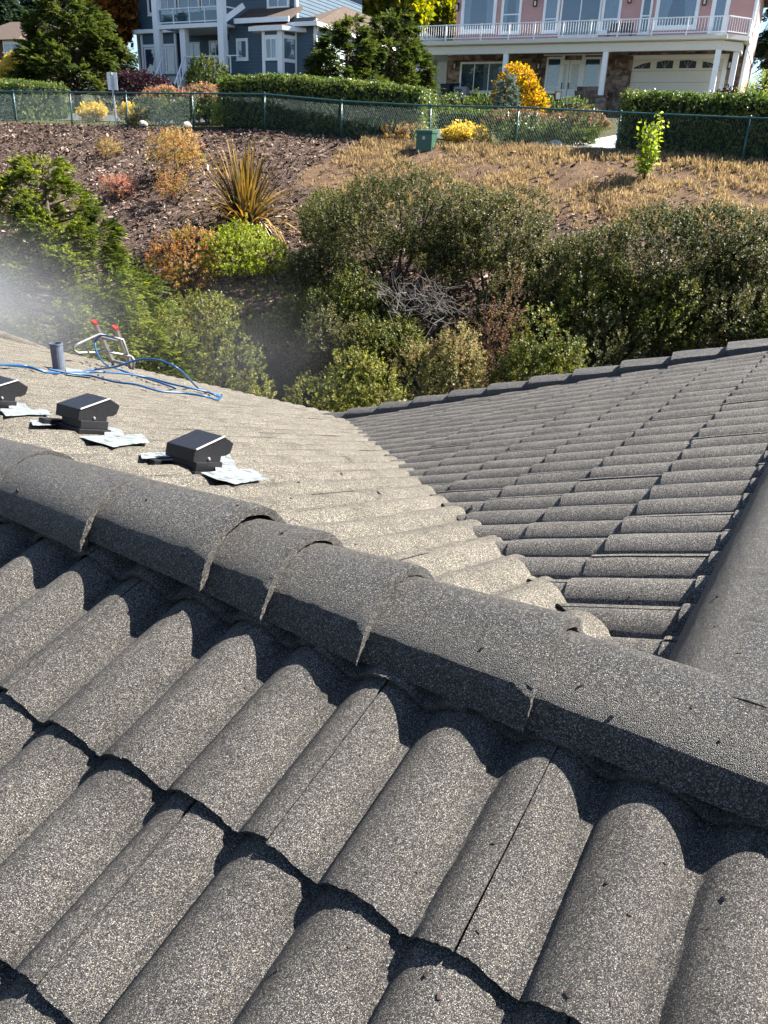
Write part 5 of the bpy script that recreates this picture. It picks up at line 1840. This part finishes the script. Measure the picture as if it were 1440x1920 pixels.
conifer('dwarf_spruce', 'small blue-green dwarf spruce in front of the orange shrub', 944, 207, 131, 21, 'bluespruce', Y=41, n=900, size=.3, unit='fan_s', cat='shrub', power=.45)
for i, (x, by, ty, hw, Y, lb) in enumerate([(850, 206, 178, 30, 45, 'dark green shrub under the wide ground floor window'), (905, 206, 180, 26, 44, 'dark green shrub left of the dwarf spruce'), (1018, 207, 182, 26, 45, 'dark green shrub left of the lamp post'), (1078, 208, 186, 32, 44, 'dark green shrub right of the lamp post')]):
    bush('shrub', lb, 'shrub', x, by, ty, hw, 'hedge', Y=Y, n=420, unit='sprig', size=.24, group=G_)
bush('shrub', 'purple-grey shrub against the right pier of the pink house', 'shrub', 1366, 182, 163, 32, 'plum', Y=41, n=420, unit='ball', size=.26, group=G_)
bush('shrub', 'bright green bush at the right edge beside the pink house', 'shrub', 1428, 185, 138, 30, 'lime', Y=40, n=520, unit='sprig_fine', size=.35, group=G_)
bush('shrub', 'dark plum-leaved low maple beside the entry stairs', 'shrub', 262, 172, 132, 52, 'plum', Y=47, n=1100, unit='ball', size=.3, group=G_)
bush('shrub', 'green and gold bush in front of the blue house porch', 'shrub', 394, 172, 108, 44, 'maple_o' if False else 'conifer', Y=48, n=1100, unit='sprig', size=.32, group=G_)
bush('shrub', 'pinkish shrub at the right corner of the blue house', 'shrub', 578, 156, 137, 34, 'redtop', Y=50, n=420, unit='ball', size=.25, group=G_)
bush('shrub', 'bright yellow shrub at the far left in front of the small house', 'shrub', 32, 158, 98, 36, 'yellow', Y=52, n=900, unit='ball', size=.36, group=G_)

# ------------------------------------------------------------------ trees
T_ = 'trees behind the houses'
conifer('conifer_tree', 'dark cypress at the right edge beside the pink house', 1500, 190, -30, 62, 'conifer', Y=58, n=1800, size=.8, group=T_, power=.5)
cypress('conifer_tree', 'broad dark green cypress left of the blue house', 145, 175, -25, 92, 'conifer', 52, nl=110, per=60, size=.52, power=.58, group=T_, lob=.15)
cypress('conifer_tree', 'dark cypress at the right corner of the blue house', 650, 165, 34, 62, 'conifer', 48, nl=70, per=55, size=.42, power=.45, group=T_)
cypress('conifer_tree', 'dark cypress just left of the pink house balcony', 730, 165, 22, 62, 'conifer', 50, nl=70, per=55, size=.45, power=.45, group=T_)
for i, (x, ty, hw, Y, lb) in enumerate([(14, -70, 40, 95, 'tall blue-green fir at the far left edge'), (62, -95, 44, 100, 'tall blue-green fir behind the broad cypress'), (120, -60, 40, 104, 'fir between the broad cypress and the maple')]):
    conifer('fir_tree', lb, x, 120, ty, hw, 'fir', Y=Y, n=1500, size=1.6, group=T_, power=.7)
broadleaf('maple_tree', 'dark maple with orange top left of the blue house', 226, 170, -70, 50, 'maple_o', 60, n=2600, size=.75, group=T_, crown_from=.05)
broadleaf('broadleaf_tree', 'yellow-green tree between the two houses', 735, 150, -90, 62, 'birch', 66, n=3400, size=.7, group=T_, crown_from=.1)
broadleaf('broadleaf_tree', 'lighter tree touching the left end of the pink house', 815, 150, -60, 42, 'birch', 70, n=2400, size=.6, group=T_, crown_from=.1)
conifer('fir_tree', 'grey-green fir behind the yellow-green tree', 690, 130, -90, 56, 'fir', Y=84, n=1600, size=1.3, group=T_)
conifer('fir_tree', 'grey-green fir behind the left end of the pink house', 800, 150, -120, 60, 'fir', Y=80, n=1600, size=1.2, group=T_)
conifer('conifer_tree', 'dark evergreen under the left end of the pink balcony', 768, 165, 78, 30, 'conifer', Y=62, n=1100, size=.7, group=T_, power=.4)
for i in range(14):
    x = -420 + i * 155 + random.uniform(-30, 30)
    if -30 < x < 150: continue
    lbl = 'far fir rising in the wood beyond the houses'
    conifer('fir_tree', lbl, x, 110, random.uniform(-150, -60), random.uniform(40, 60), 'fir', Y=random.uniform(100, 125), n=700, size=1.9, group='firs of the far wood')

# ------------------------------------------------------------------ street furniture and garden things
sp = at(219, 236, 36.0)
t = thing('sign_post', 'street sign seen from behind on a steel post behind the fence', 'sign', (sp.x, sp.y, sp.z - .1))
tpz = at(214, 135, 36.0).z
MB().bar(Vector((sp.x, sp.y, sp.z - .3)), Vector((sp.x - .03, sp.y, tpz - .02)), .07, .05, up=VB).build('post', M['galv'], t)
pn = MB()
pn.box(Vector((sp.x - .03, sp.y + .05, tpz - .33)), Vector((.215, -.03, 0)), Vector((0, .006, 0)), Vector((0, 0, .32)))
pn.build('sign_panel', M['sign'], t, bevel=.004)
br_ = MB()
for dz_ in (-.12, -.5): br_.box(Vector((sp.x - .03, sp.y - .005, tpz + dz_)), Vector((.05, 0, 0)), Vector((0, .03, 0)), Vector((0, 0, .02)))
br_.build('bracket', M['galv'], t)

ub = at(799, 279, 29.6)
t = thing('utility_box', 'dark green utility box standing in dry grass in front of the fence', 'utility box', (ub.x, ub.y, ub.z - .1))
hb = at(799, 243, 29.6).z - ub.z
xb, yb = FD * .29, FN * .26
cb = MB()
cb.box(ub + VZ * (hb - .12) / 2 - VZ * .1, xb, yb, VZ * ((hb - .12) / 2 + .1))
cb.build('cabinet', M['box_green'], t, bevel=.02)
lid = MB()
P_ = [ub + xb * -1.06 + yb * 1.08 + VZ * (hb - .12), ub + xb * 1.06 + yb * 1.08 + VZ * (hb - .12), ub + xb * 1.06 - yb * 1.08 + VZ * (hb - .12), ub + xb * -1.06 - yb * 1.08 + VZ * (hb - .12)]
lid.box8(P_ + [P_[0] + VZ * .09, P_[1] + VZ * .09, P_[2] + VZ * .14, P_[3] + VZ * .14])
lid.build('lid', M['box_green'], t, bevel=.015)
MB().box(ub + yb * 1.03 + VZ * (hb * .55), FD * .05, FN * .015, VZ * .05).build('latch', M['galv'], t)

lp = at(1043, 207, 42)
t = thing('lamp_post', 'short garden lamp on a post between the shrubs before the front door', 'lamp', tuple(lp))
lt = at(1043, 170, 42).z
MB().tube([lp - VZ * .3, Vector((lp.x, lp.y, lt - .42))], .035, 8).build('post', M['lamp_metal'], t)
c_ = Vector((lp.x, lp.y, lt - .22))
MB().box(c_, (.11, 0, 0), (0, .11, 0), (0, 0, .15)).build('lamp_glass', M['lamp_glass'], t)
fr = MB()
for sx in (-1, 1):
    for sy in (-1, 1): fr.box(c_ + Vector((sx * .12, sy * .12, 0)), (.012, 0, 0), (0, .012, 0), (0, 0, .17))
fr.box(c_ - VZ * .18, (.14, 0, 0), (0, .14, 0), (0, 0, .015))
fr.add([c_ + Vector((-.17, -.17, .17)), c_ + Vector((.17, -.17, .17)), c_ + Vector((.17, .17, .17)), c_ + Vector((-.17, .17, .17)), c_ + Vector((0, 0, .27))], [(0, 1, 4), (1, 2, 4), (2, 3, 4), (3, 0, 4), (3, 2, 1, 0)])
fr.build('frame', M['lamp_metal'], t)

def wheelie(px, y0, y1, hw, d, label):
    a_, z0 = PINK.pl(px, y0, d)
    z1 = PINK.pl(px, y1, d)[1]
    w_ = .30
    t = thing('wheeled_bin', label, 'bin', tuple(PINK.W(a_, d, z0)), 'bins against the pink house')
    m_ = MB()
    b8 = [PINK.W(a_ + sx * w_ * k, d + sy * .32 * k, z) for z, k in ((z0, .82), (z1 - .12, 1)) for sx, sy in ((-1, -1), (1, -1), (1, 1), (-1, 1))]
    m_.box8(b8)
    m_.build('body', M['bin'], t, bevel=.02)
    m_ = MB()
    m_.box8([PINK.W(a_ + sx * w_ * 1.08, d + sy * .36, z1 - .118 + (0 if q == 0 else (.06 if sy < 0 else .13))) for q in (0, 1) for sx, sy in ((-1, -1), (1, -1), (1, 1), (-1, 1))])
    m_.build('lid', M['bin'], t, bevel=.015)
    MB().tube([PINK.W(a_ - w_ * .9, d + .42, z1 - .08), PINK.W(a_ + w_ * .9, d + .42, z1 - .08)], .02, 6).build('handle', M['bin'], t)
wheelie(836, 186, 156, 10, 1.7, 'left dark wheeled bin beside the grey cabinet')
wheelie(848, 184, 155, 10, 2.2, 'right dark wheeled bin half behind the grey cabinet')
a_, z0 = PINK.pl(864, 186, 1.9)
z1 = PINK.pl(864, 163, 1.9)[1]
t = thing('metal_cabinet', 'pale grey metal cabinet beside the dark bins', 'cabinet', tuple(PINK.W(a_, 1.9, z0)))
m_ = MB()
PINK.box(m_, a_ - .42, a_ + .42, 1.65, 2.2, z0, z1)
m_.build('body', M['cabinet'], t, bevel=.02)
m_ = MB()
for q in range(5): PINK.box(m_, a_ - .3, a_ + .1, 1.63, 1.652, z0 + .1 + q * .1, z0 + .15 + q * .1)
m_.build('louvre', M['bin'], t)
a_, z0 = PINK.pl(1078, 196, 1.3)
z1 = PINK.pl(1078, 182, 1.3)[1]
pc = PINK.W(a_, 1.3, z0)
t = thing('potted_plant', 'spiky plant in a pale pot beside the front door', 'potted plant', tuple(pc))
MB().tube([pc, pc + VZ * (z1 - z0) * .9, pc + VZ * (z1 - z0)], [.17, .25, .26], 12).build('pot', M['pot'], t)
leaves('foliage', scatter([unit_tuft(10, .6, .05, 3)], [pc + VZ * (z1 - z0)], [(0, 0, 1)], [.62]), M['hedge'], t)
for i, (x, y, r_) in enumerate([(268, 232, .19), (350, 235, .22), (1040, 272, .26), (1012, 276, .24)]):
    c_ = at(x, y, 35.2 if x < 500 else 29.6)
    c_.z = max(c_.z, ground(c_.x, c_.y) + .05)
    bm = bmesh.new()
    bmesh.ops.create_icosphere(bm, subdivisions=2, radius=r_)
    for v_ in bm.verts:
        v_.co *= 1 + .28 * mnoise.noise(v_.co * 4 + Vector((i * 7, 0, 0)))
        v_.co.z *= .7
        v_.co += c_
    o = link('garden_rock', bm_mesh(bm, 'garden_rock', M['rock']))
    bm.free()
    tag(o, ['grey rock between the yellow shrub and the red-topped shrub', 'pale rock at the foot of the red-topped shrubs', 'pale rock right of centre under the broad shrub row', 'pale rock left of centre under the broad shrub row'][i], 'rock', 'rocks along the fence')

# ------------------------------------------------------------------ planting on the bank
bush('shrub', 'orange and yellow nandina high on the mulch bank', 'shrub', 328, 338, 240, 58, 'nandina', n=620, unit='sprig_fine', size=.34, nl=8, inner=.3, lob=(.2, .4), group='shrubs on the mulch bank')
bush('shrub', 'small yellow-green shrub alone on the upper mulch', 'shrub', 200, 298, 262, 21, 'nandina', n=150, unit='sprig_fine', size=.26, nl=4, inner=.3, group='shrubs on the mulch bank')
bush('shrub', 'pink and yellow nandina on the mulch left of the flax', 'shrub', 220, 376, 322, 36, 'pinkleaf', n=260, unit='sprig_fine', size=.28, nl=5, inner=.3, lob=(.2, .4), group='shrubs on the mulch bank')
bush('shrub', 'thin orange-leaved shrub below the orange nandina', 'shrub', 330, 385, 318, 48, 'rust', n=260, unit='sprig_fine', size=.28, nl=6, inner=.4, lob=(.2, .4), group='shrubs on the mulch bank')

fb = hit(462, 437)
t = thing('flax_plant', 'spiky bronze and orange flax plant on the mulch bank', 'plant', tuple(fb))
V, F = [], []
ft = (at(470, 292, fb.y).z - fb.z) * 1.1
for i in range(260):
    az = random.uniform(0, 6.283)
    lean = abs(random.gauss(0, .95)) + .05
    L_ = ft * random.uniform(.78, 1.18)
    d = Vector((math.cos(az), math.sin(az), 0))
    s_ = Vector((-math.sin(az), math.cos(az), 0))
    s_ = (s_ + d * random.uniform(-.6, .6)).normalized()
    w_ = random.uniform(.030, .056)
    b = fb + d * random.uniform(.02, .2) + s_ * random.uniform(-.12, .12)
    prev = None
    ns = 5
    ang = lean * .72
    p = b.copy()
    for k in range(ns + 1):
        wk = w_ * (1 - (k / ns) ** 2.2 * .92)
        q = len(V)
        fold = d * -wk * .5
        V += [tuple(p - s_ * wk), tuple(p + fold), tuple(p + s_ * wk)]
        if k:
            F.append((q - 3, q - 2, q + 1, q))
            F.append((q - 2, q - 1, q + 2, q + 1))
        p = p + (d * math.sin(ang) + VZ * math.cos(ang)) * L_ / ns
        ang += lean * .22 + (.10 if lean > .6 else .0)
leaves('blades', (np.array(V), np.array(F)), M['flax'], t)
V, F = [], []
for i in range(46):
    az = random.uniform(0, 6.283)
    d = Vector((math.cos(az), math.sin(az), 0))
    s_ = Vector((-math.sin(az), math.cos(az), 0))
    p0 = fb + d * random.uniform(.1, .25) + VZ * random.uniform(.1, .35)
    L_ = random.uniform(.4, 1.0)
    p1 = p0 + d * L_ * .6 + VZ * .05
    p2 = p0 + d * L_
    p1.z = max(p1.z, ground(p1.x, p1.y) + .06)
    p2.z = ground(p2.x, p2.y) + .05
    q = len(V)
    V += [tuple(p0 - s_ * .02), tuple(p0 + s_ * .02), tuple(p1 + s_ * .025), tuple(p1 - s_ * .025), tuple(p2 + s_ * .006), tuple(p2 - s_ * .006)]
    F += [(q, q + 1, q + 2, q + 3), (q + 3, q + 2, q + 4, q + 5)]
leaves('dead_leaves', (np.array(V), np.array(F)), M['dead'], t)

cypress('cypress_shrub', 'large golden-green cypress at the left edge behind the ladder', 132, 720, 296, 215, 'conifer_y', 14.2, nl=165, per=90, size=.17, power=.70, cat='shrub', lob=.165)
bush('shrub', 'lime green bush below the flax', 'shrub', 452, 540, 424, 76, 'lime', n=2100, unit='sprig', size=.17, group='shrubs at the foot of the bank')
bush('shrub', 'rust and green bush left of the lime green bush', 'shrub', 352, 560, 432, 72, 'rust', n=1500, unit='sprig', size=.18, nl=11, group='shrubs at the foot of the bank')
bush('shrub', 'olive green bush behind the top of the ladder', 'shrub', 388, 665, 552, 88, 'olive', n=2400, unit='sprig', size=.16, nl=11, group='shrubs at the foot of the bank')
bush('shrub', 'pale green bush low behind the hose', 'shrub', 305, 720, 606, 66, 'olive', n=1500, unit='sprig_fine', size=.18, nl=9, Y=14.5, group='shrubs at the foot of the bank')
bush('shrub', 'small olive shrub alone in the dark hollow', 'shrub', 488, 735, 668, 34, 'olive', n=420, unit='sprig', size=.13, nl=5, Y=14.0, group='shrubs at the foot of the bank')
bush('shrub', 'olive shrub in the hollow just beyond the looped hose', 'shrub', 425, 705, 596, 50, 'olive', n=1300, unit='sprig', size=.14, nl=11, Y=14.3, group='shrubs at the foot of the bank')
bush('shrub', 'dark shrub between the grass tuft and the evergreen brush', 'shrub', 545, 660, 556, 46, 'brush_g', n=1200, unit='sprig', size=.14, nl=11, group='shrubs at the foot of the bank')
gt_ = hit(488, 640)
t = thing('grass_clump', 'tuft of long grass in the hollow below the lime green bush', 'grass', tuple(gt_))
pp_ = [gt_ + Vector((random.gauss(0, .35), random.gauss(0, .3), 0)) for _ in range(60)]
leaves('blades', scatter([unit_tuft(9, .9, .012, i) for i in range(3)], pp_, [(random.gauss(0, .35), random.gauss(0, .35), 1) for _ in pp_], [random.uniform(.8, 1.3) for _ in pp_]), M['brush_g'], t)

Bg = 'evergreen brush covering the bank'
for (x, by, ty, hw, mt, n, lb) in [
    (618, 500, 366, 80, 'brush_g', 2200, 'green-tipped bush just right of the flax'),
    (738, 575, 308, 182, 'brush', 9800, 'huge dark evergreen bush filling the bank left of centre up to the dry grass'),
    (915, 600, 345, 130, 'brush', 6200, 'greyish evergreen bush in the middle of the bank'),
    (1065, 620, 432, 100, 'brush', 3800, 'evergreen bush right of centre between the two tallest masses'),
    (1225, 660, 360, 175, 'brush', 9800, 'huge green brush mass below the dry grass on the right'),
    (1372, 650, 424, 100, 'brush', 4200, 'bush on the right below the bare mulch'),
    (600, 600, 450, 84, 'brush', 2600, 'lower dark bush above the dark hollow'),
    (660, 670, 520, 96, 'brush_g', 3000, 'dark bush in front of the big evergreen bush'),
    (985, 660, 480, 96, 'brush', 3000, 'dark bush above the far roof corner'),
    (1105, 690, 490, 104, 'brush_g', 3400, 'olive bush standing behind the lower half of the roof rake'),
    (1225, 710, 520, 104, 'brush_g', 3200, 'green bush above the stepped rake of the roof'),
    (1335, 700, 520, 100, 'brush', 3000, 'olive bush above the upper end of the rake'),
    (1440, 690, 540, 90, 'brush_g', 2200, 'bush cut off by the right edge above the roof'),
    (612, 735, 590, 72, 'brush', 2200, 'dark bush at the right side of the hollow'),
    (715, 720, 585, 84, 'brush_g', 2600, 'olive bush below the dead twigs'),
    (1120, 760, 600, 90, 'brush', 2000, 'shaded bush close behind the middle of the rake'),
    ]:
    bush('evergreen_bush', lb, 'bush', x, by, ty, hw, mt, n=int(n * 1.15), unit='sprig', size=.15, nl=int(12 + hw / 5), lob=(.14, .40), inner=.2, wisps=.40, up=.5, group=Bg)
bush('evergreen_bush', 'pale yellow-green bush with reddish leaves left of the roof rake', 'bush', 835, 760, 578, 100, 'palebush', n=2900, wisps=.2, unit='sprig', size=.13, nl=13, lob=(.22, .46), Y=14.2, group=Bg)
bush('evergreen_bush', 'grey-green bush at the corner where the two roofs meet', 'bush', 650, 830, 676, 118, 'olive', n=3600, wisps=.2, unit='sprig', size=.125, nl=13, lob=(.22, .46), Y=13.0, group=Bg)
bush('evergreen_bush', 'dark bramble with shiny leaves behind the roof rake', 'bush', 1000, 740, 598, 100, 'brush_g', n=3000, unit='sprig', size=.14, nl=26, lob=(.14, .36), wisps=.3, Y=14.0, group=Bg)
bush('evergreen_bush', 'thin reddish-brown dying bush between the pale yellow bush and the large brush mass', 'bush', 925, 640, 520, 60, 'deadbush', n=800, unit='sprig_fine', size=.20, nl=12, lob=(.2, .42), inner=.35, Y=15.2, wisps=.3, group=Bg)
tw = MB()
tb = at(800, 585, 14.9)
for i in range(48):
    b = tb + Vector((random.gauss(0, .40), random.gauss(0, .28), random.uniform(-.15, .35)))
    d = Vector((random.gauss(-.6, .8), random.gauss(0, .6), random.gauss(.5, .4))).normalized()
    L_ = random.uniform(.3, .85)
    e = b + d * L_ + VZ * -.1
    md = b + d * L_ * .5 + Vector((random.gauss(0, .06), random.gauss(0, .06), .06))
    tw.tube([b, md, e], [.009, .007, .003], 4, cap=False)
    for q in range(4):
        s_ = b.lerp(e, random.uniform(.3, .95))
        tw.tube([s_, s_ + (d + Vector((random.gauss(0, .7), random.gauss(0, .7), random.gauss(0, .6)))).normalized() * random.uniform(.15, .4)], [.005, .002], 3, cap=False)
tag(tw.build('dead_branches', M['twig']), 'tangle of dead grey twigs between the evergreen bushes', 'branches', kind='stuff')

sb = at(1212, 305, 25.4)
sb.z = ground(sb.x, sb.y)
t = thing('sapling', 'bright green sapling in front of the right hedge and fence', 'sapling', tuple(sb))
st_h = at(1218, 192, 25.4).z - sb.z
P, D, S = [], [], []
stm = MB()
for i in range(9):
    a0_ = random.uniform(0, 6.28)
    ln = random.uniform(0, .62)
    h_ = st_h * random.uniform(.5, 1.0) * (1 - ln * .4)
    tip = sb + Vector((math.cos(a0_) * ln * h_, math.sin(a0_) * ln * h_, h_))
    stm.tube([sb, sb.lerp(tip, .5) + VZ * .05, tip], [.014, .009, .004], 5, cap=False)
    for q in range(11):
        f_ = random.uniform(.12, 1)
        p = sb.lerp(tip, f_)
        P.append(p)
        D.append((random.gauss(0, .7), random.gauss(0, .7), .7))
        S.append(random.uniform(.24, .42) * (1.15 - .35 * f_))
stm.build('stems', M['bark'], t, smooth=True)
leaves('foliage', scatter([unit_sprig(6, .42, .13, .9, 31), unit_sprig(5, .4, .14, .9, 32)], P, D, S), M['sapling'], t)

# ------------------------------------------------------------------ ground cover
P, D, S = [], [], []
def on_bank(t_lo, t_hi, d_lo, d_hi):
    t_, d_ = random.uniform(t_lo, t_hi), random.uniform(d_lo, d_hi)
    x, y = fpt(t_, d_)
    return t_, d_, x, y
V, F = [], []
for i in range(38000):
    t_, d_, x, y = on_bank(-9, 22, .15, 12)
    if t_ > 8.9 + .8 * mnoise.noise(Vector((x * .5, y * .5, 5))) and d_ < 4.6 and random.random() < .85: continue
    c_ = Vector((x, y, ground(x, y) + .02))
    r_ = random.uniform(.022, .07) * (1.0 if random.random() < .85 else 1.7)
    u_ = Vector((random.gauss(0, 1), random.gauss(0, 1), random.gauss(0, .55))).normalized()
    v_ = u_.cross(Vector((random.gauss(0, .6), random.gauss(0, .6), 1))).normalized()
    k = len(V)
    V += [tuple(c_ - u_ * r_ - v_ * r_ * .28), tuple(c_ + u_ * r_ - v_ * r_ * .35), tuple(c_ + u_ * r_ * .9 + v_ * r_ * .3 + VZ * r_ * .25), tuple(c_ - u_ * r_ * .9 + v_ * r_ * .38 + VZ * r_ * .2)]
    F.append((k, k + 1, k + 2, k + 3))
chipm = leafmat('bark_chip_mix', [(0.026, 0.015, 0.010), (0.080, 0.047, 0.033), (0.17, 0.115, 0.088), (0.31, 0.245, 0.205)], 0.0, .75, .5)
tag(link('bark_mulch', np_mesh('bark_mulch', V, F, chipm, 4)), 'coarse brown bark mulch spread over the bank below the fence', 'mulch', kind='stuff')
for i in range(42000):
    t_, d_, x, y = on_bank(6.2, 30, -.3, 7.2)
    nz = mnoise.noise(Vector((x * .5, y * .5, 5))) * 1.4
    if t_ < 8.9 + nz * .6 or d_ > 5.2 + nz: continue
    if mnoise.noise(Vector((x * .55, y * .55, 2))) + .5 * mnoise.noise(Vector((x * 1.9, y * 1.9, 6))) < -.16 + .06 * d_ - .1 and random.random() < .9: continue
    P.append((x, y, ground(x, y) - .01))
    D.append((random.gauss(0, .28), random.gauss(0, .28), 1))
    S.append(random.uniform(.12, .34) * (1.25 if d_ < 1.2 else 1))
tag(leaves('dry_grass', scatter([unit_tuft(5, .9, .022, 50 + i) for i in range(4)], P, D, S), M['straw']), 'dry straw-coloured grass on the right of the bank', 'grass', kind='stuff')
P, D, S = [], [], []
for i in range(5200):
    t_, d_, x, y = on_bank(-4, 24, 9.5, 20)
    if mnoise.noise(Vector((x * .7, y * .7, 12))) < -.15: continue
    P.append((x, y, ground(x, y) + random.uniform(0, .18)))
    D.append((random.gauss(0, .6), random.gauss(0, .6), 1))
    S.append(random.uniform(.10, .26))
tag(leaves('ground_cover', scatter(U['ball'] + U['sprig'], P, D, S), M['brush_g']), 'low dark creepers and fallen leaves covering the floor of the hollow', 'ground cover', kind='stuff')
P, D, S = [], [], []
for i in range(9000):
    t_, d_ = random.uniform(-9, 24), -random.uniform(.2, 15)
    x, y = fpt(t_, d_)
    if 2.2 < -d_ < 7 and t_ < 12: continue
    if td - 1.0 - .11 * d_ * 0 < t_ < td + 6: continue
    P.append((x, y, ground(x, y) - .01))
    D.append((random.gauss(0, .3), random.gauss(0, .3), 1))
    S.append(random.uniform(.08, .2))
tag(leaves('lawn_grass', scatter([unit_tuft(6, .8, .03, 60 + i) for i in range(3)], P, D, S), M['lawn']), 'green grass and ground cover between the fence and the houses', 'grass', kind='stuff')

# ------------------------------------------------------------------ drifting spray from the washing
def mist(name, label, c, rx, ry, rz, dens, scale):
    bm = bmesh.new()
    bmesh.ops.create_icosphere(bm, subdivisions=3, radius=1.0)
    me = bm_mesh(bm, name, None) if False else None
    m = bpy.data.materials.new(name)
    m.use_nodes = True
    nt = m.node_tree
    nt.nodes.remove(nt.nodes['Principled BSDF'])
    pv = nt.nodes.new('ShaderNodeVolumePrincipled')
    pv.inputs['Color'].default_value = (.93, .95, 1, 1)
    pv.inputs['Anisotropy'].default_value = .35
    tc = nt.nodes.new('ShaderNodeTexCoord')
    ln = nt.nodes.new('ShaderNodeVectorMath')
    ln.operation = 'LENGTH'
    nt.links.new(tc.outputs['Object'], ln.inputs[0])
    fall = ramp(nt, [(0.0, (1, 1, 1)), (.35, (.52, .52, .52)), (.7, (.14, .14, .14)), (1.0, (0, 0, 0))], 'B_SPLINE')
    nt.links.new(ln.outputs['Value'], fall.inputs[0])
    nz = nt.nodes.new('ShaderNodeTexNoise')
    nz.inputs['Scale'].default_value = scale
    nz.inputs['Detail'].default_value = 4
    nt.links.new(tc.outputs['Object'], nz.inputs['Vector'])
    nr = ramp(nt, [(.26, (0.12, 0.12, 0.12)), (.74, (1, 1, 1))])
    nt.links.new(nz.outputs['Fac'], nr.inputs[0])
    mu = nt.nodes.new('ShaderNodeMath')
    mu.operation = 'MULTIPLY'
    nt.links.new(fall.outputs[0], mu.inputs[0])
    nt.links.new(nr.outputs[0], mu.inputs[1])
    m2 = nt.nodes.new('ShaderNodeMath')
    m2.operation = 'MULTIPLY'
    m2.inputs[1].default_value = dens
    nt.links.new(mu.outputs[0], m2.inputs[0])
    nt.links.new(m2.outputs[0], pv.inputs['Density'])
    nt.links.new(pv.outputs[0], nt.nodes['Material Output'].inputs['Volume'])
    me = bpy.data.meshes.new(name)
    bm.to_mesh(me)
    bm.free()
    me.materials.append(m)
    o = link(name, me)
    o.location = c
    o.scale = (rx, ry, rz)
    return tag(o, label, 'mist', 'spray drifting over the eave', kind='stuff')
mist('spray_mist', 'white spray drifting over the left end of the far roof slope', at(-120, 592, 10.4), 3.0, 1.6, 1.45, .72, 2.0)
mist('spray_mist', 'thin spray hanging in the dark hollow beyond the eave', at(455, 670, 10.4), 1.7, .9, 1.3, .15, 3.0)

# ------------------------------------------------------------------ specks of litter where they lie on the roof
bpy.context.view_layer.update()
dg = bpy.context.evaluated_depsgraph_get()
cr = MB()
rl_ = random.Random(5)
spots = [(55, 1247), (460, 1290), (735, 1640), (800, 1828), (822, 1868), (1065, 1860), (1247, 1618), (1140, 1655), (597, 1700), (655, 1775), (1180, 1715), (927, 1582), (520, 1820), (150, 1700), (1330, 1740),
         (855, 1275), (1285, 1440), (445, 948), (666, 1022), (545, 935), (640, 890), (530, 1000), (885, 952), (560, 905), (415, 905), (710, 925), (275, 938), (33, 920), (345, 1040), (285, 1310), (1030, 1235), (1345, 1120), (1340, 1175), (1180, 1120), (1385, 1225), (1432, 1175), (1270, 1165), (905, 1215), (1090, 1285), (1350, 1390), (1230, 1500)]
spots += [(rl_.uniform(0, 1440), rl_.uniform(1250, 1920)) for _ in range(14)]
for (x, y) in spots:
    ok_, p, nrm, idx, ob, mw_ = SC.ray_cast(dg, Vector((0, 0, 0)), ray(x, y).normalized())
    if not ok_ or p.length > 6: continue
    r_ = rl_.uniform(.0010, .0023) * max(1, p.length * .8)
    a_ = nrm.orthogonal().normalized()
    b_ = nrm.cross(a_)
    q = rl_.uniform(0, 6.28)
    u_ = (a_ * math.cos(q) + b_ * math.sin(q)) * r_ * rl_.uniform(1, 2.4)
    v_ = (b_ * math.cos(q) - a_ * math.sin(q)) * r_
    c_ = p + nrm * r_ * .5
    cr.box8([c_ + u_ * (sx * rl_.uniform(.6, 1.1)) + v_ * (sy * rl_.uniform(.5, 1.1)) + nrm * (sz * r_ * rl_.uniform(.3, .7)) for sz in (-1, 1) for sx, sy in ((-1, -1), (1, -1), (1, 1), (-1, 1))])
tag(cr.build('leaf_litter', M['crumb']), 'scattered specks of dark leaf litter lying on the roof tiles', 'leaf litter', kind='stuff')
